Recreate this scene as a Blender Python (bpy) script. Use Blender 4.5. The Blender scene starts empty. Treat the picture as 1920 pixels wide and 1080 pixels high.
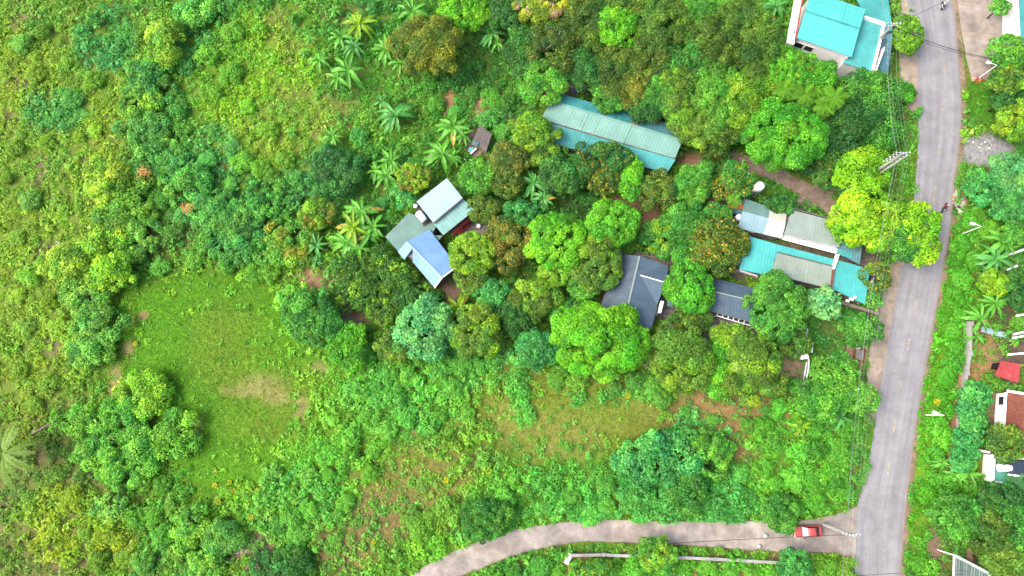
import bpy, math, random
import numpy as np
from mathutils import Vector
R = math.radians
rng = np.random.default_rng(7)
random.seed(7)
sc = bpy.context.scene
COL = sc.collection

# ------------------------------------------------------------------ camera, sky, sun, exposure
CAM_H, TILT, FPX = 110.0, R(10.0), 1280.0        # drone height, forward tilt, focal length in photo pixels
cam_d = bpy.data.cameras.new('camera'); cam_d.sensor_width = 36.0; cam_d.lens = 24.0
cam_d.clip_start = 1.0; cam_d.clip_end = 6000.0
cam = bpy.data.objects.new('camera', cam_d); COL.objects.link(cam)
cam.location = (0, 0, CAM_H); cam.rotation_euler = (TILT, 0, 0)
sc.camera = cam
SUN_EL, SUN_AZ = R(52), R(265)                    # sun in the west; azimuth clockwise from +Y
wd = bpy.data.worlds.new('World'); sc.world = wd; wd.use_nodes = True
wn = wd.node_tree.nodes; wl = wd.node_tree.links
sky = wn.new('ShaderNodeTexSky'); sky.sky_type = 'NISHITA'; sky.sun_disc = False
sky.sun_elevation = SUN_EL; sky.sun_rotation = SUN_AZ; sky.air_density = 1.0; sky.dust_density = 7.0; sky.ozone_density = 1.0
wl.new(sky.outputs[0], wn['Background'].inputs[0]); wn['Background'].inputs[1].default_value = 0.15
sd = bpy.data.lights.new('sun', 'SUN'); sd.energy = .95; sd.angle = R(34); sd.color = (1.0, 0.95, 0.86)
sun = bpy.data.objects.new('sun', sd); COL.objects.link(sun)
sdir = Vector((math.sin(SUN_AZ)*math.cos(SUN_EL), math.cos(SUN_AZ)*math.cos(SUN_EL), math.sin(SUN_EL)))
sun.rotation_euler = sdir.to_track_quat('Z', 'Y').to_euler(); sun.location = (0, 0, 60)
sc.view_settings.view_transform = 'Standard'; sc.view_settings.look = 'None'
sc.view_settings.exposure = 1.6; sc.view_settings.gamma = 1.0; sc.view_settings.use_curve_mapping = False
sc.render.engine = 'CYCLES'
sc.cycles.max_bounces = 5; sc.cycles.diffuse_bounces = 3; sc.cycles.glossy_bounces = 2; sc.cycles.transmission_bounces = 2
sc.cycles.transparent_max_bounces = 4; sc.cycles.use_denoising = True

# ------------------------------------------------------------------ helpers
CT, ST = math.cos(TILT), math.sin(TILT)
def W(px, py, z=0.0):
    """map of the place: the point at height z that the survey photo shows at (px, py)"""
    dx = (px-960)/FPX; dy = -(py-540)/FPX
    vy = dy*CT+ST; vz = dy*ST-CT
    t = (z-CAM_H)/vz
    return Vector((dx*t, vy*t, z))
def scale_at(px, py, z=0.0): return (W(px+1, py, z)-W(px, py, z)).length

def lattice(seed): return np.random.default_rng(seed).random((256, 256))
LAT = [lattice(s) for s in range(12)]
def vnoise(x, y, s, k=0):
    x = np.asarray(x)/s+31.7*k; y = np.asarray(y)/s+17.3*k
    xi = np.floor(x).astype(int); yi = np.floor(y).astype(int); fx = x-xi; fy = y-yi
    fx = fx*fx*(3-2*fx); fy = fy*fy*(3-2*fy); L = LAT[k % 12]
    a = L[yi % 256, xi % 256]; b = L[yi % 256, (xi+1) % 256]; c = L[(yi+1) % 256, xi % 256]; d = L[(yi+1) % 256, (xi+1) % 256]
    return (a*(1-fx)+b*fx)*(1-fy)+(c*(1-fx)+d*fx)*fy
def fbm(x, y, s, k=0, o=4):
    t = 0; a = .5; n = 0
    for i in range(o): t = t+a*vnoise(x, y, s/2**i, k+i); n += a; a *= .5
    return t/n

def mk(name, col, rough=.6, var=.3, scale=1.5, stain=None, metal=0.0, spec=.4, bump=0.0, fine=0.0):
    col = tuple(q*.62 for q in col); spec = spec*.45
    if stain: stain = (tuple(q*.62 for q in stain[0]),)+tuple(stain[1:])
    m = bpy.data.materials.new(name); m.use_nodes = True
    nt = m.node_tree; N = nt.nodes; L = nt.links; b = N['Principled BSDF']
    b.inputs['Roughness'].default_value = rough; b.inputs['Metallic'].default_value = metal
    b.inputs['Specular IOR Level'].default_value = spec
    tc = N.new('ShaderNodeTexCoord')
    n1 = N.new('ShaderNodeTexNoise'); n1.inputs['Scale'].default_value = scale; n1.inputs['Detail'].default_value = 7; n1.inputs['Roughness'].default_value = .65
    L.new(tc.outputs['Object'], n1.inputs['Vector'])
    mr = N.new('ShaderNodeMapRange'); mr.inputs[1].default_value = .3; mr.inputs[2].default_value = .7
    mr.inputs[3].default_value = 1-var; mr.inputs[4].default_value = 1+var
    L.new(n1.outputs['Fac'], mr.inputs[0])
    mx = N.new('ShaderNodeMix'); mx.data_type = 'RGBA'; mx.blend_type = 'MULTIPLY'; mx.inputs[0].default_value = 1
    mx.inputs[6].default_value = (*col, 1); L.new(mr.outputs[0], mx.inputs[7]); out = mx.outputs[2]
    n0 = N.new('ShaderNodeTexNoise'); n0.inputs['Scale'].default_value = .22; n0.inputs['Detail'].default_value = 4; L.new(tc.outputs['Object'], n0.inputs['Vector'])
    r0 = N.new('ShaderNodeMapRange'); r0.inputs[1].default_value = .35; r0.inputs[2].default_value = .65; r0.inputs[3].default_value = 1-var*.9; r0.inputs[4].default_value = 1+var*.7; L.new(n0.outputs['Fac'], r0.inputs[0])
    mz = N.new('ShaderNodeMix'); mz.data_type = 'RGBA'; mz.blend_type = 'MULTIPLY'; mz.inputs[0].default_value = 1; L.new(out, mz.inputs[6]); L.new(r0.outputs[0], mz.inputs[7]); out = mz.outputs[2]
    oi = N.new('ShaderNodeObjectInfo')
    m0 = N.new('ShaderNodeMix'); m0.data_type = 'RGBA'; m0.blend_type = 'MULTIPLY'; m0.inputs[0].default_value = 1
    L.new(out, m0.inputs[6]); L.new(oi.outputs['Color'], m0.inputs[7]); out = m0.outputs[2]
    if stain:
        scol, ss, lo, hi = stain
        n2 = N.new('ShaderNodeTexNoise'); n2.inputs['Scale'].default_value = ss; n2.inputs['Detail'].default_value = 8; n2.inputs['Roughness'].default_value = .7
        L.new(tc.outputs['Object'], n2.inputs['Vector'])
        r2 = N.new('ShaderNodeMapRange'); r2.inputs[1].default_value = lo; r2.inputs[2].default_value = hi; L.new(n2.outputs['Fac'], r2.inputs[0])
        m2 = N.new('ShaderNodeMix'); m2.data_type = 'RGBA'; L.new(r2.outputs[0], m2.inputs[0]); L.new(out, m2.inputs[6]); m2.inputs[7].default_value = (*scol, 1); out = m2.outputs[2]
    L.new(out, b.inputs['Base Color'])
    if bump:
        bp = N.new('ShaderNodeBump'); bp.inputs['Strength'].default_value = bump; bp.inputs['Distance'].default_value = .05
        n3 = N.new('ShaderNodeTexNoise'); n3.inputs['Scale'].default_value = scale*6; n3.inputs['Detail'].default_value = 5
        L.new(tc.outputs['Object'], n3.inputs['Vector']); L.new(n3.outputs['Fac'], bp.inputs['Height']); L.new(bp.outputs[0], b.inputs['Normal'])
    return m

def leafmat(name, trans=.3, rough=.5):
    m = bpy.data.materials.new(name); m.use_nodes = True
    nt = m.node_tree; N = nt.nodes; L = nt.links; b = N['Principled BSDF']; out = N['Material Output']
    b.inputs['Roughness'].default_value = rough; b.inputs['Specular IOR Level'].default_value = .25
    at = N.new('ShaderNodeAttribute'); at.attribute_name = 'Col'
    oi = N.new('ShaderNodeObjectInfo')
    mx = N.new('ShaderNodeMix'); mx.data_type = 'RGBA'; mx.blend_type = 'MULTIPLY'; mx.inputs[0].default_value = 1
    L.new(at.outputs['Color'], mx.inputs[6]); L.new(oi.outputs['Color'], mx.inputs[7])
    L.new(mx.outputs[2], b.inputs['Base Color'])
    tr = N.new('ShaderNodeBsdfTranslucent'); L.new(mx.outputs[2], tr.inputs['Color'])
    ms = N.new('ShaderNodeMixShader'); ms.inputs[0].default_value = trans
    L.new(b.outputs[0], ms.inputs[1]); L.new(tr.outputs[0], ms.inputs[2]); L.new(ms.outputs[0], out.inputs['Surface'])
    return m
LEAF = leafmat('foliage', .3)
BLADE = leafmat('banana_blade', .35, .4)

# colours of leaves (linear albedo)
PAL = dict(vivid=(.10, .30, .008), vivid2=(.07, .25, .010), lime=(.158, .32, .006), limed=(.14, .27, .010), olive=(.060, .115, .010), olivel=(.080, .155, .013),
           oliveb=(.13, .155, .012), dark=(.033, .115, .014), dark2=(.025, .09, .014), mid=(.055, .19, .018), midl=(.085, .25, .02), teal=(.055, .235, .042), tealb=(.042, .17, .026),
           mint=(.11, .32, .075), mintp=(.15, .35, .09), brown=(.11, .14, .016), orange=(.21, .175, .018), yellow=(.27, .31, .018), bamboo=(.18, .28, .016), ygreen=(.135, .25, .011), blue=(.035, .14, .024), citrus=(.045, .125, .012))

PAL = {k_: (v_[0]*.92, v_[1]*1.08, v_[2]*1.15+.002) for k_, v_ in PAL.items()}
ORG = {}
def props(o, label=None, cat=None, group=None, kind=None):
    if label: o['label'] = label
    if cat: o['category'] = cat
    if group: o['group'] = group
    if kind: o['kind'] = kind
    return o
def thing(name, label, cat, origin, group=None):
    o = bpy.data.objects.new(name, None); COL.objects.link(o); o.location = origin
    o.empty_display_size = .2
    ORG[o.name] = Vector(origin); return props(o, label, cat, group)
def mesh_of(name, verts, faces, smooth=False):
    me = bpy.data.meshes.new(name); me.from_pydata([tuple(v) for v in verts], [], faces); me.update()
    if smooth: me.polygons.foreach_set('use_smooth', [True]*len(me.polygons))
    return me
def part(parent, name, vf, mat, smooth=False, label=None, color=None):
    og = ORG[parent.name] if parent else Vector((0, 0, 0))
    me = mesh_of(name, [Vector(v)-og for v in vf[0]], vf[1], smooth)
    me.materials.append(mat)
    o = bpy.data.objects.new(name, me); COL.objects.link(o)
    if parent: o.parent = parent
    ORG[o.name] = og
    if label: o['label'] = label
    if color: o.color = (*color, 1)
    return o
def single(name, vf, mat, label=None, cat=None, group=None, kind=None, smooth=False):
    """a thing that is one mesh, its origin at the foot of its middle"""
    vs = [Vector(v) for v in vf[0]]
    c = sum(vs, Vector())/len(vs); c.z = min(v.z for v in vs)
    me = mesh_of(name, [v-c for v in vs], vf[1], smooth); me.materials.append(mat)
    o = bpy.data.objects.new(name, me); COL.objects.link(o); o.location = c; ORG[o.name] = c
    return props(o, label, cat, group, kind)

def join(*vfs):
    V = []; F = []
    for v, f in vfs:
        n = len(V); V += [Vector(q) for q in v]; F += [tuple(i+n for i in p) for p in f]
    return V, F
def box(c, s, rz=0.0, up=None):
    c = Vector(c); ca, sa = math.cos(rz), math.sin(rz); V = []
    for z in (-1, 1):
        for x, y in ((-1, -1), (1, -1), (1, 1), (-1, 1)):
            X = x*s[0]/2; Y = y*s[1]/2
            V.append(c+Vector((X*ca-Y*sa, X*sa+Y*ca, z*s[2]/2)))
    return V, [(3, 2, 1, 0), (4, 5, 6, 7), (0, 1, 5, 4), (1, 2, 6, 5), (2, 3, 7, 6), (3, 0, 4, 7)]
def prism(poly, z0, z1):
    n = len(poly); z1 = z1 if isinstance(z1, (list, tuple)) else [z1]*n
    a = sum(poly[i][0]*poly[(i+1) % n][1]-poly[(i+1) % n][0]*poly[i][1] for i in range(n))
    if a < 0: poly = list(reversed(poly)); z1 = list(reversed(z1))
    V = [Vector((p[0], p[1], z0)) for p in poly]+[Vector((p[0], p[1], z)) for p, z in zip(poly, z1)]
    F = [tuple(range(n-1, -1, -1)), tuple(range(n, 2*n))]+[(i, (i+1) % n, n+(i+1) % n, n+i) for i in range(n)]
    return V, F
def tube(pts, rad, k=6, cap=True):
    pts = [Vector(p) for p in pts]; rad = rad if isinstance(rad, (list, tuple)) else [rad]*len(pts); V = []; F = []
    for i, p in enumerate(pts):
        d = (pts[min(i+1, len(pts)-1)]-pts[max(i-1, 0)]).normalized()
        a = d.cross(Vector((0, 0, 1)) if abs(d.z) < .9 else Vector((1, 0, 0))).normalized(); b = d.cross(a)
        for j in range(k):
            t = 2*math.pi*j/k; V.append(p+(a*math.cos(t)+b*math.sin(t))*rad[i])
    for i in range(len(pts)-1):
        for j in range(k): F.append((i*k+j, i*k+(j+1) % k, (i+1)*k+(j+1) % k, (i+1)*k+j))
    if cap: F.append(tuple(range(k-1, -1, -1))); F.append(tuple((len(pts)-1)*k+j for j in range(k)))
    return V, F
def bar(a, b, w, h=None):
    """square bar from a to b"""
    a = Vector(a); b = Vector(b); d = (b-a).normalized(); h = h or w
    s = d.cross(Vector((0, 0, 1)) if abs(d.z) < .95 else Vector((0, 1, 0))).normalized(); u = s.cross(d)
    V = [p+s*x*w/2+u*y*h/2 for p in (a, b) for x, y in ((-1, -1), (1, -1), (1, 1), (-1, 1))]
    return V, [(3, 2, 1, 0), (4, 5, 6, 7), (0, 1, 5, 4), (1, 2, 6, 5), (2, 3, 7, 6), (3, 0, 4, 7)]
def lathe(c, prof, k=16, axis='z'):
    c = Vector(c); V = []; F = []
    for r, z in prof:
        for j in range(k):
            t = 2*math.pi*j/k; q = Vector((r*math.cos(t), r*math.sin(t), z))
            if axis == 'x': q = Vector((q.z, q.x, q.y))
            if axis == 'y': q = Vector((q.x, q.z, q.y))
            V.append(c+q)
    for i in range(len(prof)-1):
        for j in range(k): F.append((i*k+j, i*k+(j+1) % k, (i+1)*k+(j+1) % k, (i+1)*k+j))
    F.append(tuple(range(k-1, -1, -1))); F.append(tuple((len(prof)-1)*k+j for j in range(k)))
    return V, F
def sheet(c00, c10, c11, c01, pitch=.45, amp=.035, th=.06):
    """ribbed metal sheet; ribs run from the 0 edge (c00-c10) to the 1 edge (c01-c11)"""
    c00, c10, c11, c01 = map(Vector, (c00, c10, c11, c01)); amp *= .45
    w = max((c10-c00).length, (c11-c01).length); n = max(2, int(w/pitch))
    us = []
    for i in range(n):
        for a, h in ((0, 0), (.55, 0), (.68, 1), (.87, 1)): us.append(((i+a)/n, h*amp))
    us.append((1, 0)); V = []; F = []; m = len(us)
    nv = max(2, int((c01-c00).length/2.5)+1)
    nrm = (c10-c00).cross(c01-c00).normalized()
    if nrm.z < 0: nrm = -nrm
    r_ = random.Random(int(w*1000)); jit = [r_.uniform(-.012, .012) for _ in range(n+1)]
    for k in range(nv):
        v = k/(nv-1)
        for i, (u, h) in enumerate(us):
            p = c00.lerp(c10, u).lerp(c01.lerp(c11, u), v)
            V.append(p+nrm*(h+jit[min(i//8*2, n)]))
    for k in range(nv-1):
        for i in range(m-1): F.append((k*m+i, k*m+i+1, (k+1)*m+i+1, (k+1)*m+i))
    b = len(V); V += [q-nrm*th for q in (c00, c10, c11, c01)]
    F += [(b, b+3, b+2, b+1), tuple(range(m))+(b+1, b), tuple(range((nv-1)*m, nv*m))[::-1]+(b+3, b+2)]
    F += [tuple(k*m for k in range(nv))[::-1]+(b, b+3), tuple(k*m+m-1 for k in range(nv))+(b+2, b+1)]
    return V, F

# ------------------------------------------------------------------ leaf clouds
def quads(name, V, cols):
    """mesh of n loose leaves, one face each; V is (n,k,3), cols (n,3)"""
    n, k = V.shape[:2]; me = bpy.data.meshes.new(name)
    me.vertices.add(k*n); me.vertices.foreach_set('co', np.ascontiguousarray(V, dtype=np.float32).ravel())
    me.loops.add(k*n); me.loops.foreach_set('vertex_index', np.arange(k*n, dtype=np.int32))
    me.polygons.add(n); me.polygons.foreach_set('loop_start', np.arange(0, k*n, k, dtype=np.int32))
    me.update(calc_edges=True)
    at = me.attributes.new('Col', 'FLOAT_COLOR', 'FACE')
    c4 = np.ones((n, 4), np.float32); c4[:, :3] = cols; at.data.foreach_set('color', c4.ravel())
    return me
def unit(v): return v/np.maximum(np.linalg.norm(v, axis=-1, keepdims=True), 1e-6)
def leaves(P, Nn, size, aspect=.6, fold=.12, g=rng):
    n = len(P); Nn = unit(Nn); aspect = aspect[:, None] if isinstance(aspect, np.ndarray) else aspect
    t = unit(np.cross(Nn, g.normal(size=(n, 3)))); b = np.cross(Nn, t)
    L = size[:, None]*.5; w = L*aspect
    L = L*1.15; w = w*1.15
    return np.stack([P-t*L+b*w*.25, P+b*w+t*L*.35, P+t*L*.55-b*w], 1)
def jitter_col(base, n, g, amt=.22, hue=.12):
    v = np.exp(g.normal(0, amt, (n, 1))); h = g.normal(0, hue, (n, 1))
    c = np.asarray(base)*v*np.concatenate([1+h, 1+.15*h, 1-h*.6], 1)
    return np.clip(c, .004, .6)
# ------------------------------------------------------------------ maps of ground and plant cover (in metres)
GX = np.arange(-100, 100.1, .5); GY = np.arange(-36, 84.1, .5)
XX, YY = np.meshgrid(GX, GY)
WARP = fbm(XX, YY, 7, 1)*.9+fbm(XX, YY, 1.6, 5, 2)*.35-.62
def lin(*c): return np.array(c)
gcol = np.zeros(XX.shape+(3,)); vcol = np.zeros(XX.shape+(3,)); vden = np.full(XX.shape, .92); vhgt = np.full(XX.shape, .75)
n1 = fbm(XX, YY, 14, 2)[..., None]; n2 = fbm(XX, YY, 4, 6)[..., None]
def mixc(a, b, t): return np.asarray(a)*(1-t)+np.asarray(b)*t
sstep = lambda a, b, x: (lambda t: t*t*(3-2*t))(np.clip((x-a)/(b-a), 0, 1))
gcol[:] = mixc((.07, .15, .015), (.11, .13, .03), sstep(.5, .75, n2))
vcol[:] = mixc((.06, .19, .02), (.12, .26, .02), sstep(.35, .62, n1))
vcol[:] = mixc(vcol, (.05, .19, .04), sstep(.52, .72, n2)*.6)
def blob(px, py, rx, ry, soft=.25, rot=0, warp=.55):
    c = W(px, py); s = scale_at(px, py); a = rx*s; b = ry*s*1.03
    dx = XX-c.x; dy = YY-c.y; t = -R(rot); u = dx*math.cos(t)+dy*math.sin(t); v = -dx*math.sin(t)+dy*math.cos(t)
    d = np.sqrt((u/a)**2+(v/b)**2)+WARP*warp
    return 1-sstep(1-soft, 1+soft, d)
def pg(m, c, k=1.0): gcol[:] = mixc(gcol, c, (m*k)[..., None])
def pv(m, c=None, d=None, h=None, k=1.0):
    if c is not None: vcol[:] = mixc(vcol, c, (m*k)[..., None])
    if d is not None: vden[:] = vden*(1-m)+d*m
    if h is not None: vhgt[:] = vhgt*(1-m)+h*m
# west field: yellow-green scrub with brown gaps
m = blob(70, 400, 190, 420, .3); pv(m, (.175, .275, .02), .95, .42, .9); pg(m, (.12, .18, .028), .8)
m = blob(60, 950, 150, 190, .3); pv(m, (.115, .18, .02), .85, .6, .8); pg(m, (.12, .13, .04), .8)
m = blob(110, 980, 90, 70, .3); pv(m, (.21, .29, .014), .95, .9)
m = blob(170, 1010, 90, 50, .3); pv(m, (.20, .28, .012), .95, .9)
for x, y, r, s in ((75, 325, 12, 30), (100, 650, 18, 14), (30, 160, 25, 14), (20, 222, 14, 12), (150, 300, 16, 8), (90, 470, 34, 16), (4, 985, 14, 40), (130, 1060, 50, 14), (230, 620, 14, 10), (75, 850, 10, 16), (40, 40, 18, 12)):
    m = blob(x, y, r*1.2, s*1.2, .35); pg(m, (.14, .115, .06), .8); pv(m, d=.45)
m = blob(200, 75, 60, 70, .2); pv(m, (.055, .22, .045), 1, .8)
m = blob(110, 205, 60, 40, .2); pv(m, (.075, .26, .05), 1, .7)
m = blob(395, 100, 60, 120, .25); pv(m, (.06, .22, .04), 1, .8)
m = blob(370, 95, 45, 45, .2); pv(m, (.05, .24, .055), 1, .8)
m = blob(480, 170, 130, 150, .3); pv(m, (.145, .30, .016), .97, .4); pg(m, (.10, .19, .018), .8)
m = blob(560, 250, 90, 90, .3); pv(m, (.13, .25, .025), .92, .4); pg(m, (.12, .17, .03), .7)
m = blob(500, 270, 70, 60, .3); pv(m, (.16, .27, .02), .9, .6)
m = blob(395, 300, 60, 70, .25); pv(m, (.07, .24, .06), .95, .9)
for x, y, r, s in ((520, 45, 26, 40), (545, 100, 20, 24), (600, 240, 18, 24), (650, 200, 34, 14), (660, 160, 16, 12), (560, 170, 30, 12)):
    m = blob(x, y, r, s, .4); pg(m, (.15, .17, .04), .7); pv(m, (.15, .25, .025), .65, .3)
m = blob(420, 410, 120, 90, .25); pv(m, (.06, .19, .03), 1, .9)
m = blob(330, 470, 90, 60, .3); pv(m, (.09, .21, .03), .75, .7); pg(m, (.10, .12, .03))
for x, y, r, s in ((320, 440, 26, 14), (290, 370, 16, 10), (300, 440, 12, 8)):
    m = blob(x, y, r, s, .4); pg(m, (.13, .09, .06)); pv(m, d=.3)
m = blob(600, 350, 70, 60, .25); pv(m, (.06, .20, .045), 1, .9)
m = blob(790, 130, 170, 110, .3); pv(m, (.06, .20, .02), .9, .5); pg(m, (.06, .12, .02))
m = blob(880, 130, 70, 60, .3); pv(m, (.045, .15, .02), .9, .6)
# big meadow, fading into the scrub round it
for a in ((390, 640, 190, 145), (490, 765, 205, 150), (440, 880, 150, 105), (330, 560, 130, 65), (500, 600, 130, 80), (300, 690, 70, 70)):
    m = blob(*a, .42); pv(m, (.125, .29, .018), .42, .32); pg(m, (.085, .185, .012), .7)
for a in ((380, 640, 150, 115), (470, 755, 165, 125), (440, 858, 105, 80), (330, 570, 105, 50), (470, 600, 105, 60), (300, 690, 50, 50)):
    m = blob(*a, .30); pg(m, (.072, .20, .011)); pv(m, (.115, .27, .016), .10, .2)
for a in ((430, 560, 60, 40), (400, 760, 60, 50), (520, 820, 50, 40), (360, 690, 40, 30)):
    m = blob(*a, .6); pg(m, (.06, .17, .010), .7)
for a in ((500, 720, 90, 50), (440, 690, 60, 66), (430, 600, 60, 40), (540, 770, 60, 60), (470, 800, 70, 30), (390, 650, 40, 60)):
    m = blob(*a, .75); pg(m, (.13, .175, .022), .35)
for a, k in (((490, 722, 40, 20), .5), ((268, 592, 9, 8), 1), ((565, 768, 11, 24), .6), ((240, 655, 10, 18), .8), ((215, 715, 10, 26), .8), ((370, 800, 10, 18), .7), ((420, 730, 9, 6), .6), ((600, 690, 18, 12), .5), ((245, 600, 7, 8), .8), ((455, 735, 34, 10), .45), ((520, 745, 30, 14), .5)):
    m = blob(*a, .7); pg(m, (.25, .195, .09), k); pv(m, d=.03)
for a in ((590, 700, 50, 40), (620, 770, 30, 24), (550, 640, 50, 30), (470, 850, 30, 40), (380, 700, 14, 12), (390, 860, 26, 30), (280, 625, 30, 20), (365, 690, 12, 10)):
    m = blob(*a, .5); pv(m, (.14, .31, .022), .42, .35)
# yellow-flower weeds and south-west thicket
m = blob(440, 940, 50, 40, .3); pv(m, (.12, .28, .02), .6, .5)
m = blob(300, 930, 60, 80, .3); pv(m, (.09, .24, .02), .85, .7)
m = blob(640, 870, 110, 90, .25); pv(m, (.105, .30, .025), .95, .9)
m = blob(550, 950, 90, 80, .25); pv(m, (.10, .29, .035), .9, .9)
m = blob(790, 900, 90, 70, .35); pg(m, (.14, .145, .035)); pv(m, (.12, .24, .028), .6, .35)
m = blob(720, 970, 70, 50, .35); pg(m, (.15, .125, .045)); pv(m, (.12, .24, .028), .55, .35)
m = blob(650, 1030, 60, 40, .35); pg(m, (.165, .14, .05)); pv(m, (.12, .25, .03), .5, .4)
m = blob(470, 1040, 50, 35, .3); pg(m, (.24, .17, .12)); pv(m, d=.35)
m = blob(345, 985, 14, 30, .3); pg(m, (.17, .12, .07)); pv(m, d=.2)
# belt of weeds south of the houses
m = blob(770, 730, 150, 90, .2); pv(m, (.095, .30, .035), 1, .8)
m = blob(900, 690, 60, 50, .2); pv(m, (.08, .27, .04), 1, .8)
m = blob(690, 800, 60, 50, .3); pv(m, (.12, .31, .03), .9, .7)
m = blob(1090, 775, 215, 80, .45); pg(m, (.12, .165, .022), .8); pv(m, (.11, .26, .025), .45, .35)
m = blob(1080, 772, 180, 62, .28); pg(m, (.125, .165, .022)); pv(m, (.13, .26, .025), .10, .28)
for a in ((1060, 800, 90, 30), (1160, 770, 70, 30), (940, 790, 40, 40), (1060, 840, 60, 20)):
    m = blob(*a, .5); pg(m, (.165, .18, .042), .7)
m = blob(1130, 770, 80, 30, .6); pg(m, (.10, .18, .015), .5)
for a in ((975, 725, 26, 30), (980, 770, 24, 26), (1080, 755, 20, 18), (1170, 745, 50, 16), (940, 700, 20, 20)):
    m = blob(*a, .3); pv(m, (.075, .27, .035), .9, .6)
m = blob(1370, 780, 130, 50, .3); pg(m, (.15, .12, .045)); pv(m, (.11, .25, .035), .42, .35)
for a in ((1310, 760, 30, 20), (1400, 850, 26, 34), (1350, 770, 30, 10), (1430, 760, 20, 26), (1390, 820, 14, 40)):
    m = blob(*a, .4); pg(m, (.22, .145, .06)); pv(m, (.12, .2, .04), .3, .3)
for a in ((1290, 790, 28, 22), (1350, 810, 40, 20)):
    m = blob(*a, .3); pv(m, (.08, .27, .06), .95, .5)
m = blob(1060, 930, 160, 52, .2); pv(m, (.085, .29, .035), 1, 1.1)
m = blob(1300, 930, 200, 55, .2); pv(m, (.06, .24, .04), 1, 1.2)
m = blob(1500, 860, 110, 110, .25); pv(m, (.075, .26, .022), 1, .8)
m = blob(960, 1000, 60, 30, .2); pv(m, (.10, .31, .02), 1, .4)
m = blob(820, 1030, 60, 30, .2); pv(m, (.11, .30, .018), 1, .35)
m = blob(1250, 1065, 300, 30, .2); pv(m, (.09, .27, .02), .85, .6); pg(m, (.16, .14, .05))
m = blob(960, 1070, 60, 20, .2); pv(m, (.05, .2, .02), 1, .6)
# house grounds: bare earth, dark grass, concrete
for a, c in (((840, 190, 14, 24), (.30, .17, .09)), ((905, 200, 16, 32), (.30, .17, .10)), ((890, 270, 26, 30), (.20, .15, .12)), ((595, 515, 36, 32), (.21, .135, .08)), ((655, 592, 22, 44), (.22, .185, .16)),
             ((885, 428, 34, 24), (.20, .18, .17)), ((845, 545, 20, 26), (.20, .14, .10)), ((1210, 395, 24, 52), (.24, .135, .085)), ((1180, 375, 40, 12), (.22, .13, .08)), ((1290, 300, 30, 16), (.2, .12, .08)), ((1340, 380, 34, 12), (.2, .12, .08)),
             ((1240, 490, 80, 20), (.19, .17, .155)), ((1370, 615, 70, 26), (.22, .19, .18)), ((1245, 585, 30, 30), (.22, .2, .2)), ((1485, 690, 28, 30), (.24, .18, .12)), ((1060, 170, 50, 20), (.24, .18, .14)),
             ((1490, 470, 120, 14), (.12, .10, .075)), ((1600, 480, 40, 60), (.15, .13, .11)), ((1380, 480, 24, 70), (.12, .10, .085)), ((1600, 660, 34, 30), (.26, .18, .12)), ((1220, 690, 10, 30), (.2, .16, .13)), ((700, 560, 60, 40), (.15, .11, .06)),
             ((960, 655, 12, 18), (.30, .15, .08)), ((1030, 530, 12, 10), (.25, .12, .07)), ((1140, 545, 20, 20), (.25, .13, .08))):
    m = blob(*a, .35); pg(m, c); pv(m, d=.05)
m = blob(1085, 385, 40, 34, .3); pg(m, (.035, .075, .02)); pv(m, (.035, .12, .02), .5, .2)
m = blob(1440, 310, 70, 16, .25, rot=-20); pg(m, (.21, .17, .145)); pv(m, d=.05)
m = blob(1530, 365, 70, 17, .25, rot=-33); pg(m, (.21, .165, .14)); pv(m, d=.05)
m = blob(1480, 385, 60, 14, .25, rot=-22); pv(m, (.05, .2, .02), .9, .5)
m = blob(1560, 620, 34, 40, .3); pg(m, (.08, .13, .03)); pv(m, (.06, .17, .03), .7, .3)
# verge and gardens east of the road
m = blob(1790, 640, 55, 330, .2, rot=5); pv(m, (.06, .235, .014), 1, .55)
m = blob(1770, 640, 20, 120, .3, rot=10); pv(m, (.06, .23, .010), .8, .18); pg(m, (.09, .2, .015))
m = blob(1735, 850, 34, 160, .3, rot=6); pv(m, (.06, .225, .010), .85, .2); pg(m, (.09, .2, .015))
m = blob(1715, 1040, 22, 70, .3); pv(m, (.06, .225, .010), .85, .2)
m = blob(1838, 195, 30, 42, .15); pv(m, (.07, .23, .014), .12, .15); pg(m, (.055, .165, .014))
m = blob(1846, 282, 52, 34, .25); pv(m, d=0); pg(m, (.22, .22, .23))
m = blob(1795, 375, 14, 34, .4); pg(m, (.27, .2, .13)); pv(m, d=.3)
m = blob(1882, 620, 12, 130, .3, rot=-2); pg(m, (.13, .085, .065)); pv(m, d=.05)
m = blob(1860, 800, 12, 110, .3, rot=4); pg(m, (.14, .09, .065)); pv(m, d=.05)
m = blob(1835, 690, 20, 36, .3); pg(m, (.29, .16, .06)); pv(m, d=.12)
m = blob(1848, 655, 34, 75, .3); pg(m, (.22, .14, .07), .8); pv(m, d=.22)
m = blob(1900, 640, 30, 60, .3); pg(m, (.10, .075, .055)); pv(m, d=.2)
m = blob(1755, 1040, 16, 50, .4); pg(m, (.15, .105, .075)); pv(m, d=.12)
m = blob(1700, 235, 12, 40, .3); pv(m, (.08, .25, .02), .9, .4)
m = blob(1700, 345, 12, 60, .3); pv(m, (.07, .24, .02), .9, .4)

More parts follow.
